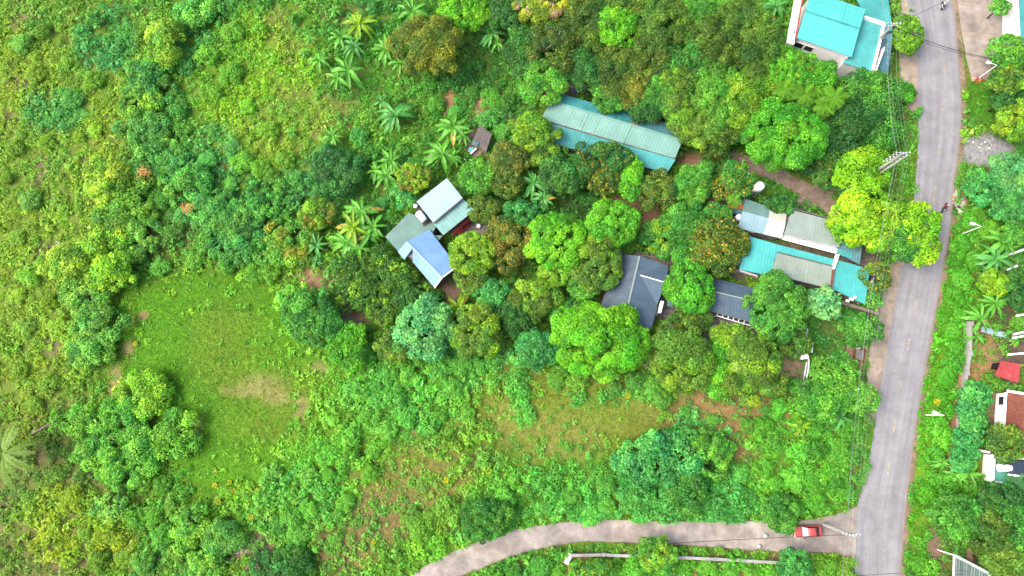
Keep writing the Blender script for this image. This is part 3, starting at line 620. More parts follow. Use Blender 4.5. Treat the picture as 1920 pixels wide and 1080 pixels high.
def round_tank(px_, py_, ztop, r, label, stand=0.0, group=None):
    """stainless tank upright on a stand; px,py is where its top shows"""
    p = W(px_, py_, ztop); T = thing('water_tank', label, 'water tank', (p.x, p.y, 0), group)
    h = 1.5 if stand else ztop*.8; zb_ = ztop-h
    part(T, 'tank', lathe((p.x, p.y, zb_), [(r*.8, 0), (r, .12), (r, h*.35), (r*1.03, h*.37), (r, h*.40), (r, h*.66), (r*1.03, h*.68), (r, h*.71), (r, h*.82), (r*.8, h*.93), (r*.35, h*.99), (0.12, h)], 20), STEEL, True)
    part(T, 'lid', lathe((p.x, p.y, ztop-.03), [(.26, 0), (.28, .05), (.2, .1)], 12), STEEL)
    if zb_ > .3:
        q_ = r*.62
        for sx_, sy_ in ((1, 1), (1, -1), (-1, 1), (-1, -1)):
            part(T, 'leg', bar((p.x+sx_*q_*1.15, p.y+sy_*q_*1.15, 0), (p.x+sx_*q_, p.y+sy_*q_, zb_), .12), GALV)
        part(T, 'platform', box((p.x, p.y, zb_-.04), (r*1.7, r*1.7, .08)), GALV)
        part(T, 'pipe', tube([(p.x-r*.9, p.y-r*.4, 0), (p.x-r*.9, p.y-r*.4, zb_+.4)], .05), WMET)
        if zb_ > 2.5:
            for zz_ in (zb_*.35, zb_*.7):
                part(T, 'brace', bar((p.x-q_*1.05, p.y-q_*1.05, zz_-.5), (p.x+q_*1.05, p.y-q_*1.05, zz_+.5), .06), GALV); part(T, 'brace', bar((p.x-q_*1.05, p.y+q_*1.05, zz_-.5), (p.x-q_*1.05, p.y-q_*1.05, zz_+.5), .06), GALV)
    return T
# horizontal tank on the farmhouse terrace
p = W(790, 406, 4.3); T = thing('water_tank', 'horizontal steel water tank on a frame on the farmhouse terrace', 'water tank', (p.x, p.y, 3.45))
ax = Vector((.62, -.78, 0)); ay = Vector((.78, .62, 0))
part(T, 'tank', tube([p-ax*.95, p-ax*.88, p-ax*.3, p+ax*.3, p+ax*.88, p+ax*.95], [.3, .56, .6, .6, .56, .3], 18), STEEL, True)
for s in (-1, 1):
    part(T, 'frame', join(*[bar(p+ax*s*.6+ay*t*.55+Vector((0, 0, .1)), p+ax*s*.6+ay*t*.6-Vector((0, 0, .85)), .08) for t in (-1, 1)], bar(p+ax*s*.6-ay*.6-Vector((0, 0, .55)), p+ax*s*.6+ay*.6-Vector((0, 0, .55)), .08)), WMET)
part(T, 'lid', lathe(p+Vector((0, 0, .57)), [(.22, 0), (.24, .06), (.15, .1)], 12), STEEL)
q_ = W(779, 386, 3.9)
single('ventilator', lathe((q_.x, q_.y, 3.45), [(.18, 0), (.18, .35), (.34, .4), (.34, .5), (.1, .62)], 14), STEEL, 'small round white roof ventilator at the corner of the farmhouse terrace', 'ventilator')

# --- slate-roofed house and its annex
S4 = thing('house', 'house with dark slate-blue gabled roof and a small cross gable', 'house', W(1195, 545, 0))
ze, zr = 3.4, 5.0
rn, rs_ = W(1199, 480, zr), W(1171, 600, zr)
nwp, swp, nep, sep = W(1162, 476, ze), W(1120, 590, ze), W(1252, 498, ze), W(1221, 618, ze)
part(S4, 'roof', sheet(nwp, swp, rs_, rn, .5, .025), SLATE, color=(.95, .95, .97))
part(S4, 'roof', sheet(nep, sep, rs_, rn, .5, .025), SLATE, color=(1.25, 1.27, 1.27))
part(S4, 'ridge_cap', bar(rn+Vector((0, 0, .05)), rs_+Vector((0, 0, .05)), .26, .06), GREYR)
gi, go = W(1200, 516, 4.95), W(1248, 530, 4.75)
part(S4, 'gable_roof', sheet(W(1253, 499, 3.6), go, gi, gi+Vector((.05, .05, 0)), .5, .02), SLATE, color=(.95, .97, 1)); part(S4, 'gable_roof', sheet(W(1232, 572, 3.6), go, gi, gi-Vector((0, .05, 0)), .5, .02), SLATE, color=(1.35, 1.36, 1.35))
part(S4, 'gable_trim', bar(gi+Vector((0, 0, .05)), go+Vector((0, 0, .05)), .14, .06), WMET)
part(S4, 'gable_post', box(W(1235, 578, 1.7), (.5, 1.9, 3.4), R(-15)), WHITE)
wall_ring(S4, [nwp, swp, sep, nep], 0, .12, GREYW, .5)
opening(S4, sep, nep, 0, 1.2, 2.1, 'door', .45, out=-.45); opening(S4, sep, nep, 1, 1.3, 1.2, 'window', .75, out=-.45)
S5 = thing('annex', 'low annex with dark slate-blue roof between two round trees', 'house', W(1335, 550, 0))
ze, zr = 3.0, 3.9
nw5, ne5, rw5, re5, sw5, se5 = W(1258, 501, ze), W(1417, 541, ze), W(1258, 527, zr), W(1414, 565, zr), W(1258, 565, ze), W(1409, 604, ze)
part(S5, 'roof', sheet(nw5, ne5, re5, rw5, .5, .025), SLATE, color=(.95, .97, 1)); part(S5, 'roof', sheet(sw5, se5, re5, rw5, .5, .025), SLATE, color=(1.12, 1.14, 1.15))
part(S5, 'ridge_cap', bar(rw5+Vector((0, 0, .05)), re5+Vector((0, 0, .05)), .2, .06), GREYR)
part(S5, 'side_roof', sheet(W(1251, 508, 2.8), W(1262, 510, 2.8), W(1262, 575, 2.7), W(1251, 574, 2.7), .5, .02), TURQ3)
wall_ring(S5, [nw5, ne5, se5, sw5], 0, .12, GREYW, .35); opening(S5, sw5, se5, 0, 1.0, 2.0, 'door', .7, out=-.4)
pe = thing('pergola', 'white ladder-like pergola frame in front of the slate annex', 'pergola', W(1381, 600, 0))
A0, A1, B0, B1 = W(1346, 585, 2.5), W(1416, 606, 2.5), W(1344, 592, 2.5), W(1414, 613, 2.5)
part(pe, 'beam', bar(A0, A1, .12), WMET); part(pe, 'beam', bar(B0, B1, .12), WMET)
for k in range(8): part(pe, 'rafter', bar(A0.lerp(A1, k/7)+Vector((0, 0, .09)), B0.lerp(B1, k/7)+Vector((0, 0, .09)), .10, .06), WMET)
for q_ in (A0, A1, B0, B1): part(pe, 'post', bar((q_.x, q_.y, 0), (q_.x, q_.y, 2.44), .1), WMET)

# --- roadside compound: three buildings
C6 = thing('workshop', 'workshop with pale grey-teal gable roof and one cream panel below the water tower', 'workshop', W(1430, 412, 0))
ze, zr = 3.1, 3.7
x0, x1, x2 = W(1397, 372, ze), W(1444, 389, ze), W(1475, 400, ze); y0, y1, y2 = W(1392, 396, zr), W(1441, 409, zr), W(1473, 418, zr); w0, w1, w2 = W(1383, 428, ze), W(1432, 439, ze), W(1466, 447, ze)
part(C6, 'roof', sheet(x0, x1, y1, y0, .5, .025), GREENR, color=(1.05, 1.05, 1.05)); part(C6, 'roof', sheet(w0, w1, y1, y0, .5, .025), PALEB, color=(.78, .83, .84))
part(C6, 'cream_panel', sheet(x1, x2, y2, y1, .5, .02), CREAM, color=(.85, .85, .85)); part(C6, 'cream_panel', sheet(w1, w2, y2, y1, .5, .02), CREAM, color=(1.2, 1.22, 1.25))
wall_ring(C6, [x0, x2, w2, w0], 0, .12, GREYW, .3); opening(C6, w0, w2, 0, 1.2, 2.1, 'door', .35, out=-.25)
C7 = thing('shed', 'long shed with grey-green sheet roof and whitewashed south wall', 'shed', W(1520, 430, 0))
a_, b_, c_, d_ = W(1486, 394, 3.6), W(1571, 416, 3.6), W(1574, 464, 3.3), W(1470, 438, 3.3)
part(C7, 'roof', sheet(a_, b_, c_, d_, .6, .02), GREYR); wall_ring(C7, [a_, b_, c_, d_], 0, .12, WHITE, .15)
part(C7, 'dark_edge_bar', bar(a_+Vector((0, .25, -.05)), b_+Vector((0, .25, -.05)), .25, .25), SHACK)  # dark bar along the north edge of the roof
part(C7, 'ledge', sheet(W(1469, 441, 2.6), W(1572, 467, 2.6), W(1569, 476, 2.3), W(1466, 449, 2.3), .7, .06), WHITE, color=(.8, .8, .82))
part(C7, 'side_roof', sheet(W(1572, 444, 2.9), W(1617, 462, 2.8), W(1612, 496, 2.7), W(1570, 474, 2.8), .5, .04), TURQ3); part(C7, 'side_roof', sheet(W(1573, 466, 2.95), W(1600, 476, 2.9), W(1597, 486, 2.9), W(1571, 477, 2.9), .5, .04), TURQ2)
for q_ in ((1615, 463), (1610, 494)): part(C7, 'post', tube([Vector((*W(*q_, 2.7).xy, 0)), W(*q_, 2.7)], .06), GALV)
C8 = thing('shop', 'shop with turquoise sheet roof and a raised pale roof panel beside the road', 'shop', W(1510, 505, 0))
part(C8, 'roof', sheet(W(1401, 442, 3.2), W(1457, 458, 3.2), W(1447, 518, 2.9), W(1386, 505, 2.9), .5, .03), TURQ, color=(.85, .88, .9))
part(C8, 'roof', sheet(W(1457.5, 458.2, 3.2), W(1567, 487, 3.2), W(1562, 512, 3.05), W(1452, 486, 3.05), .5, .03), TURQ, color=(.8, .85, .88))
part(C8, 'pale_roof', sheet(W(1457, 474, 3.7), W(1561, 500, 3.7), W(1556, 541, 3.5), W(1446, 514, 3.5), .6, .02), GREYR, color=(1.02, .98, .92))
part(C8, 'roof_edge', bar(W(1457, 473, 3.62), W(1561, 499, 3.62), .14, .22), SHACK)
part(C8, 'pale_wall', prism([tuple(W(x, y, 3.5).xy) for x, y in ((1458, 476), (1559, 502), (1554, 538), (1448, 512))], 0, 3.44), GREYW)
part(C8, 'front_roof', sheet(W(1570, 487, 3.3), W(1631, 505, 3.2), W(1622, 571, 2.9), W(1559, 541, 3.0), .5, .035), TURQ2, color=(1.1, 1.25, 1.2))
part(C8, 'parapet', bar(W(1570, 478, 3.4), W(1561, 505, 3.4), .35, .8), WHITE)
part(C8, 'parapet', bar(W(1562, 506, 3.35), W(1557, 540, 3.35), .35, .5), BRICK)
wall_ring(C8, [W(1401, 442, 3.0), W(1567, 487, 3.0), W(1556, 540, 2.9), W(1386, 505, 2.9)], 0, .15, GREYW, .25)
wall_ring(C8, [W(1570, 487, 3.0), W(1631, 505, 3.0), W(1622, 571, 2.85), W(1559, 541, 2.9)], 0, .15, TANW, .25)
part(C8, 'gutter', bar(W(1386, 507, 2.85), W(1420, 518, 2.85), .3, .2), WALLG)
opening(C8, W(1622, 571, 0), W(1631, 505, 0), 0, 2.6, 2.4, 'door', .5, out=-.3)
for x_, y_, l_ in ((1592, 560, 8), (1600, 556, 5), (1586, 563, 6)):
    part(C8, 'loose_board', bar(W(x_, y_, 3.2), W(x_+l_, y_+2, 3.2), .35, .06), WMET)
S9 = thing('awning', 'small orange and dark striped tarpaulin awning beside the workshop', 'awning', W(1378, 388, 0))
for k, mt in enumerate((TURQ3, ORANGE, TURQ3)):
    t0, t1 = k/3+.005, (k+1)/3-.005
    A_, B_, C_, D_ = W(1369, 371, 2.6), W(1397, 373, 2.6), W(1391, 402, 2.5), W(1362, 399, 2.4)
    part(S9, 'tarpaulin', sheet(A_.lerp(D_, t0), B_.lerp(C_, t0), B_.lerp(C_, t1), A_.lerp(D_, t1), .6, .03), mt)
part(S9, 'tarpaulin', sheet(W(1361, 385, 2.5), W(1366, 386, 2.55), W(1364, 400, 2.5), W(1359, 399, 2.45), .4, .02), ORANGE)
for q_ in ((1363, 374), (1396, 374), (1390, 401), (1362, 398)): part(S9, 'post', tube([Vector((*W(*q_, 2.4).xy, 0)), W(*q_, 2.4)], .05), GALV)
round_tank(1427, 347, 6.2, .72, 'tall white-topped steel water tank on a braced tower above the workshop', 1)
round_tank(1387, 406, 3.4, .55, 'short steel water tank next to the orange striped awning', 1)
round_tank(1382, 489, 3.2, .58, 'short steel water tank at the west end of the turquoise shop roof', 1)
single('tarpaulin', sheet(W(1391, 441, 1.9), W(1401, 444, 1.9), W(1399, 456, 1.6), W(1391, 453, 1.6), .4, .05), BTARP, 'small blue tarpaulin at the corner of the turquoise shop roof', 'tarpaulin')
for k, (x0, y0, x1, y1) in enumerate(((1377, 430, 1398, 437), (1386, 436, 1417, 441), (1392, 441, 1410, 446))):
    single('plank', bar(W(x0, y0, .3+.05*k), W(x1, y1, .3+.05*k), .28, .08), WMET if k != 1 else WOOD, ['white plank lying highest in the gap between workshop and shop', 'brownish plank lying between two white planks beside the workshop', 'white plank lying nearest the blue tarpaulin'][k], 'plank')
single('low_wall', bar(W(1365, 504, .5), W(1420, 520, .5), .35, 1.0), WALLG, 'low grey wall along the south side of the turquoise shop', 'wall')
single('yard_wall', bar(W(1570, 568, 1.0), W(1642, 590, 1.0), .5, 2.0), TANW, 'brown stained boundary wall south of the turquoise shop front', 'wall')

# --- right edge
E1 = thing('house', 'turquoise-roofed house with white balustrade at the top right corner', 'house', W(1930, 30, 0))
part(E1, 'roof', sheet(W(1909, -30, 4), W(1960, -30, 4), W(1965, 66, 4), W(1911, 70, 4), .5, .03), TURQ2); wall_ring(E1, [W(1907, -30, 3.8), W(1960, -30, 3.8), W(1965, 70, 3.8), W(1909, 70, 3.8)], 0, .1, WHITE, .1)
pb = part(E1, 'parapet', bar(W(1903, -30, 4), W(1908, 69, 4), .5, .6), WHITE)
for k in range(14): part(pb, 'baluster', box(W(1903, -25, 4.4).lerp(W(1908, 66, 4.4), k/13), (.5, .22, .25)), WMET)
E2 = thing('shed', 'small shed with red sheet-metal roof near the right edge', 'shed', W(1892, 697, 0))
part(E2, 'roof', sheet(W(1877, 676, 2.8), W(1914, 683, 2.8), W(1909, 718, 2.4), W(1866, 704, 2.4), .45, .04), REDM)
for q_ in ((1878, 678), (1912, 685), (1907, 714), (1868, 702)): part(E2, 'post', tube([Vector((*W(*q_, 2.4).xy, 0)), W(*q_, 2.35)], .07), WOOD)
part(E2, 'wall', prism([tuple(W(x, y, 2.4).xy) for x, y in ((1880, 680), (1911, 686), (1907, 696), (1877, 690))], 0, 2.2), DARK)  # near-black block, its colour painting the shade below the red roof
E3 = thing('house', 'white-walled house with brown tiled roof at the right edge', 'house', W(1920, 790, 0))
part(E3, 'roof', sheet(W(1889, 735, 2.5), W(1883, 838, 2.5), W(1916, 846, 3.5), W(1922, 741, 3.5), .35, .09), BRICK); part(E3, 'roof', sheet(W(1965, 745, 2.5), W(1960, 850, 2.5), W(1916.5, 846, 3.5), W(1922.5, 741, 3.5), .35, .09), BRICK_LIT)  # far slope's lighter orange is light painted into the brown tile
part(E3, 'gable_trim', bar(W(1888, 733, 2.65), W(1924, 739, 3.65), .35, .25), WHITE)
part(E3, 'wall', prism([tuple(W(x, y, 2.4).xy) for x, y in ((1888, 737), (1882, 834), (1957, 846), (1962, 747))], 0, 2.4), WHITE)
part(E3, 'eave_ledge', bar(W(1886, 736, 2.3), W(1880, 836, 2.3), .4, .2), WHITE)
for t in (.15, .68): opening(E3, W(1888, 737, 2.4), W(1882, 834, 2.4), .8, 1.3, 1.2, 'window', t, out=.02, mat=SHACK)
E4 = thing('house', 'flat-roofed white house with green terrace and tank at the right edge', 'house', W(1890, 880, 0))
pts = [W(x, y, 2.2).xy for x, y in ((1862, 853), (1960, 862), (1960, 915), (1858, 903))]
part(E4, 'wall', prism([tuple(p) for p in pts], 0, 2.0), WHITE); part(E4, 'yard_floor', prism([tuple(W(x, y, 2.2).xy) for x, y in ((1893, 860), (1958, 866), (1958, 912), (1891, 903))], 1.95, 2.06), TERR)
ins = [W(x, y, 2.05).xy for x, y in ((1864, 856), (1892, 858), (1890, 904), (1861, 901))]
part(E4, 'terrace', prism([tuple(p) for p in ins], 1.95, 2.06), TEALF)
ins = [W(x, y, 2.08).xy for x, y in ((1865, 857), (1891, 859), (1890.5, 882), (1863.5, 880))]
part(E4, 'grey_terrace', prism([tuple(p) for p in ins], 2.0, 2.09), GREYW)
part(E4, 'parapet', bar(W(1863, 852, 2.2), W(1860, 903, 2.2), .25, .6), WHITE); part(E4, 'parapet', bar(W(1860, 903, 2.2), W(1950, 913, 2.2), .18, .5), WHITE); part(E4, 'parapet', bar(W(1863, 853, 2.2), W(1950, 858, 2.2), .15, .4), GREYW)
part(E4, 'canopy', sheet(W(1893, 862, 3.4), W(1960, 868, 3.4), W(1960, 896, 3.2), W(1892, 889, 3.2), .6, .02), NAVY); part(E4, 'beam', bar(W(1890, 890, 3.15), W(1950, 897, 3.15), .25, .2), WHITE)
p = W(1883, 877, 2.9); T = thing('water_tank', 'white horizontal water tank on the green terrace at the right edge', 'water tank', (p.x, p.y, 2.09))
part(T, 'tank', tube([p+Vector((-1, 0, 0)), p+Vector((-.9, 0, 0)), p+Vector((.9, 0, 0)), p+Vector((1, 0, 0))], [.35, .6, .6, .35], 16), WMET, True)
for s in (-.6, .6): part(T, 'cradle', box((p.x+s, p.y, 2.32), (.15, 1.0, .46)), GALV)
p = W(1875, 862, 2.4); single('crate', box((p.x, p.y, 2.285), (1.1, .8, .38)), TURQ2, 'teal crate on the grey part of the terrace at the right edge', 'crate')
single('garden_wall', bar(W(1828, 843, .8), W(1850, 848, .8), .3, 1.6), WHITE, 'short white garden wall left of the flat-roofed white house', 'wall')
L_ = thing('canopy', 'white-framed slatted canopy in the bottom right corner', 'canopy', W(1820, 1080, 0))
a_, b_, c_, d_ = W(1789, 1041, 4), W(1856, 1076, 4), W(1850, 1120, 3.6), W(1787, 1105, 3.6)
part(L_, 'front_beam', bar(a_, b_, .4, .3), GREYR, color=(1.7, 1.6, 1.6)); part(L_, 'beam', bar(d_, c_, .25), WMET); part(L_, 'beam', bar(a_, d_, .2), WMET); part(L_, 'beam', bar(b_, c_, .2), WMET)
for k in range(1, 14): part(L_, 'slat', bar(a_.lerp(b_, k/14)+Vector((0, 0, .05)), d_.lerp(c_, k/14)+Vector((0, 0, .05)), .13, .05), GREYR if k % 3 else GREENR)
part(L_, 'sheet', sheet(a_.lerp(b_, .03)-Vector((0, 0, .2)), a_.lerp(b_, .97)-Vector((0, 0, .2)), c_-Vector((0, 0, .2)), d_-Vector((0, 0, .2)), .5, .03), GREYR, color=(.55, .6, .62))
for q_ in (a_, b_, c_, d_): part(L_, 'post', bar((q_.x, q_.y, 0), (q_.x, q_.y, q_.z-.1), .14), WMET)

# --- shack and scrap by the banana plants
K1 = thing('shack', 'small shack with dark grey patched sheet roof among banana plants', 'shack', W(903, 262, 0))
part(K1, 'roof', sheet(W(900, 234, 2.5), W(922, 252, 2.5), W(912, 284, 2.2), W(884, 268, 2.2), .5, .05), SHACK); wall_ring(K1, [W(900, 234, 2.3), W(922, 252, 2.3), W(912, 284, 2.1), W(884, 268, 2.1)], 0, .1, WOOD, .3)
part(K1, 'patch', sheet(W(888, 262, 2.46), W(898, 268, 2.46), W(895, 276, 2.38), W(884, 270, 2.38), .4, .03), TURQ3)
single('tarpaulin', sheet(W(880, 276, .5), W(889, 276, .6), W(886, 286, .3), W(877, 284, .3), .3, .06), TURQ, 'scrap of turquoise tarpaulin on the scrap heap by the shack', 'tarpaulin')
single('tarpaulin', sheet(W(877, 288, .4), W(886, 286, .4), W(882, 297, .2), W(875, 296, .2), .3, .06), REDM, 'scrap of red tarpaulin on the scrap heap by the shack', 'tarpaulin')
single('plank', bar(W(864, 306, .3), W(893, 278, .5), .3, .06), WMET, 'long pale plank on the scrap heap by the shack', 'plank')
single('plank', bar(W(890, 296, .3), W(918, 272, .6), .2, .08), WOOD, 'dark plank leaning beside the grey shack', 'plank')

# --- walls and gate
def wall_line(name, px_pts, w, h, mat, label, cap=None):
    P_ = [W(x, y, 0) for x, y in px_pts]; t = thing(name, label, 'wall', P_[0])
    for a, c in zip(P_, P_[1:]):
        d = (c-a).normalized()*.02
        part(t, 'wall_panel', bar(a+Vector((0, 0, h/2)), c-d+Vector((0, 0, h/2)), w, h), mat)
        if cap: part(t, 'coping', bar(a+Vector((0, 0, h+.04)), c-d+Vector((0, 0, h+.04)), w+.12, .08), cap)
    for p in P_: part(t, 'pillar', box(p+Vector((0, 0, h/2+.06)), (w+.2, w+.2, h+.16)), cap or mat)
    return t
wall_line('lane_wall', [(1071, 1038), (1130, 1037), (1200, 1040), (1270, 1042), (1340, 1045), (1410, 1049), (1482, 1053)], .3, 1.3, GREYW, 'long low wall with pale coping along the south side of the lane', WALLG)
single('gate_wall', bar(W(1061, 1056, .6), W(1069, 1037, .6), .6, 1.2), WHITE, 'short white end wall at the western end of the lane wall', 'wall')
wall_line('boundary_wall', [(1812, 608), (1810, 664), (1804, 700), (1798, 740), (1794, 775), (1790, 808)], .55, 1.2, WALLG, 'grey concrete boundary wall in the gardens east of the road', None)
wall_line('earth_wall', [(1803, 688), (1795, 730), (1790, 765), (1784, 800), (1779, 840), (1774, 885)], .6, .5, REDBR, 'low reddish-brown wall on the road side of the grey boundary wall', None)
single('metal_sheet', bar(W(1840, 617, .9), W(1888, 629, .9), .9, .08), PALEB, 'long pale blue metal sheet lying across the garden', 'sheet')
for k, (x0, y0, x1, y1, l_) in enumerate(((1889, 665, 1925, 662, 'white timber beam above the red shed roof'), (1900, 627, 1930, 620, 'upper of two pale poles at the right edge above the red shed'), (1898, 634, 1930, 628, 'lower of two pale poles at the right edge above the red shed'), (1905, 592, 1930, 588, 'pale timber beam at the right edge beside the dark garden lane'), (1888, 479, 1925, 466, 'white beam at the right edge beside the banana plants'), (1888, 506, 1908, 498, 'shorter white beam below another near the right-edge banana plants'))):
    single('beam', bar(W(x0, y0, 1.6), W(x1, y1, 1.6), .3, .15), WMET, l_, 'beam')
G = thing('gate', 'white sliding gate with vertical bars at the compound entrance', 'gate', W(1505, 697, 0))
g0, g1 = W(1508, 674, 0), W(1500, 722, 0)
part(G, 'lower_panel', bar(g0+Vector((0, 0, .55)), g1+Vector((0, 0, .55)), .08, .9), GREYR)
for k in range(15):
    p = g0.lerp(g1, (k+.3)/14.6); hh = 1.7+.5*math.sin(math.pi*(k+.5)/15); part(G, 'bar', bar(p+Vector((0, 0, 1.0)), p+Vector((0, 0, hh)), .09), WMET)
arc = [g0.lerp(g1, k/10)+Vector((0, 0, 1.72+.5*math.sin(math.pi*k/10))) for k in range(11)]
part(G, 'top_rail', tube(arc, .09), WMET); part(G, 'bottom_rail', bar(g0+Vector((0, 0, .08)), g1+Vector((0, 0, .08)), .14), GALV); part(G, 'mid_rail', bar(g0+Vector((0, 0, 1.05)), g1+Vector((0, 0, 1.05)), .12), WMET)
p = W(1500, 664, 1.4); single('gate_pillar', join(box((p.x, p.y, 1.3), (1.0, 1.5, 2.6), R(10)), box((p.x, p.y, 2.7), (1.25, 1.75, .2), R(10))), WHITE, 'thick white gate pillar north of the sliding gate', 'pillar')
p = W(1521, 652, 1.2); single('entrance_wall', box((p.x, p.y, .8), (.25, 1.6, 1.6), R(-10)), WHITE, 'thin white wall segment northeast of the sliding gate', 'wall')
p = W(1511, 624, 1.2); single('entrance_wall', box((p.x, p.y, .8), (.3, 1.5, 1.6), R(-10)), WHITE, 'thin white wall segment under the dark round tree', 'wall')
p = W(1613, 664, 0); Wl = thing('well', 'square brick-rimmed pit beside the concrete apron', 'well', p)
for a, c in (((1603, 653), (1622, 656)), ((1622, 656), (1620, 678)), ((1620, 678), (1601, 674)), ((1601, 674), (1603, 653))): part(Wl, 'rim', bar(W(*a, .15), W(*c, .15), .22, .3), BRICK)
part(Wl, 'cover', prism([tuple(W(x, y).xy) for x, y in ((1604, 655), (1620, 658), (1618, 676), (1603, 672))], 0, .12), GREYW)
p = W(1608, 651, .6); single('stone_post', join(box((p.x, p.y, .35), (.55, .55, .7)), box((p.x, p.y, .74), (.7, .7, .08))), CREAM, 'small cream square post beside the brick-rimmed pit', 'post')
# ------------------------------------------------------------------ utility poles, cables, street lamps
def pole(px_, py_, zt, label, arms=(.0,), twin=False):
    t_ = W(px_, py_, zt); P_ = thing('utility_pole', label, 'pole', (t_.x, t_.y, 0), 'utility poles along the road')
    part(P_, 'shaft', tube([(t_.x, t_.y, 0), (t_.x, t_.y, zt*.5), (t_.x, t_.y, zt)], [.27, .23, .17], 10), CONCP)
    if twin: part(P_, 'shaft', tube([(t_.x+.5, t_.y-.4, 0), (t_.x+.5, t_.y-.4, zt)], [.22, .14], 10), CONCP)
    for k, dz in enumerate(arms):
        ar = part(P_, 'crossarm', bar((t_.x-1.1, t_.y+.12, zt-.2-dz), (t_.x+1.1, t_.y+.12, zt-.2-dz), .12), GALV)
        for s in (-1, -.45, .45, 1): part(ar, 'insulator', lathe((t_.x+s, t_.y+.12, zt-.14-dz), [(.05, 0), (.08, .06), (.05, .1), (.08, .15), (.03, .22)], 8), WMET)
    return t_
pA = pole(1694, 287, 12.6, 'concrete twin utility pole with crossarms rising through the yellow-lime tree', (0, .9, 1.8, 2.7, 3.6), True)
pN = pole(1677, 44, 9.5, 'concrete utility pole beside the round trimmed tree at the top', (0, .8))
pS = pole(1600, 1004, 9.5, 'concrete utility pole at the junction of lane and main road', (0, .8))
for q_ in ((pN, 'transformer_box'),):
    p = q_[0]; par = [o for o in bpy.data.objects if o.name.startswith('utility_pole') and (o.location.xy-p.xy).length < .1][0]
    part(par, 'meter_box', box((p.x+.1, p.y-.3, 5.4), (.6, .4, .8)), GREYW)
def cable(a, c, sag, label, r=.03, mat=None, group='cables along the road'):
    a = Vector(a); c = Vector(c); pts = []
    for k in range(15):
        t = k/14; p = a.lerp(c, t); p.z -= sag*4*t*(1-t); pts.append(p)
    V, F = tube(pts, r, 5)
    single('cable', (V, F), mat or BLACK, label, 'cable', group)
pX = W(1640, -180, 9.5); pY = W(1600, 1200, 9.5)
k = 0; CAB = mk('grey_cable', (.26, .30, .29), .5, .1)
nm = ('westernmost', 'second', 'third', 'easternmost')
for a, c, sag, w in ((pX, pN, 1.2, 'at the top past the turquoise house'), (pN, pA, 1.1, 'between the top pole and the twin pole'), (pA, pS, 2.2, 'from the twin pole south along the road'), (pS, pY, 1.2, 'at the bottom past the lane junction')):
    for i, s in enumerate((-1, -.45, .45, 1)):
        cable(a+Vector((s, .12, .06)), c+Vector((s, .12, .06)), sag*(1+.06*i), f'{nm[i]} of four upper cables {w}', .012, CAB)
    for i, s in enumerate((-.45, .45)):
        cable(a+Vector((s, .12, -.8)), c+Vector((s, .12, -.8)), sag*1.15+.1*i, f'{("western", "eastern")[i]} lower cable {w}', .016, BLACK if i else CAB)
cable(pN-Vector((0, 0, .6)), W(1872, 112, 4.4), 1.0, 'thick black cable crossing the road towards the upper street lamp', .05)
cable(pN-Vector((0, 0, .9)), W(1872, 113, 4.2), 1.3, 'thinner black cable sagging below the thick one across the road', .03)
cable(pN-Vector((0, 0, .3)), W(1790, -8, 7), .6, 'thin black cable leading to the top edge over the road', .03)
cable(pS-Vector((0, 0, .7)), W(1230, 1021, 3.2), .5, 'black cable slanting over the concrete lane', .035)
cable(W(1560, 1083, 6), W(1810, 1070, 5), .5, 'upper black cable crossing the road at the bottom', .03)
cable(W(1560, 1089, 6), W(1810, 1077, 5), .5, 'lower black cable crossing the road at the bottom', .03)
def lamp(bx_, by_, label):
    b_ = W(bx_, by_, 0); h = 4.6; T = thing('street_lamp', label, 'street lamp', b_, 'street lamps east of the road')
    x, y = b_.x, b_.y
    part(T, 'pole', tube([(x, y, 0), (x, y, h)], [.09, .06], 8), WMET)
    part(T, 'arm', tube([(x, y, h-.02), (x-.5, y+.14, h+.12), (x-1.0, y+.28, h+.15)], .045, 6), WMET)
    c = Vector((x-1.35, y+.38, h+.15)); d = Vector((-.96, .27, 0)); hd = part(T, 'lamp_head', tube([c-d*.45, c-d*.3, c+d*.1, c+d*.42, c+d*.5], [.10, .2, .26, .2, .06], 10), WMET, True)
    part(hd, 'lens', box(c-Vector((0, 0, .2)), (.5, .26, .06), math.atan2(d.y, d.x)), GLASS)
    part(T, 'base_plate', box((x, y, .05), (.36, .36, .1)), GALV)
lamp(1834, 147, 'white street lamp beside the grass triangle below the concrete yard')
lamp(1805, 438, 'white street lamp in the green verge below the litter heap')
lamp(1736, 778, 'white street lamp in the verge beside the grey boundary wall')

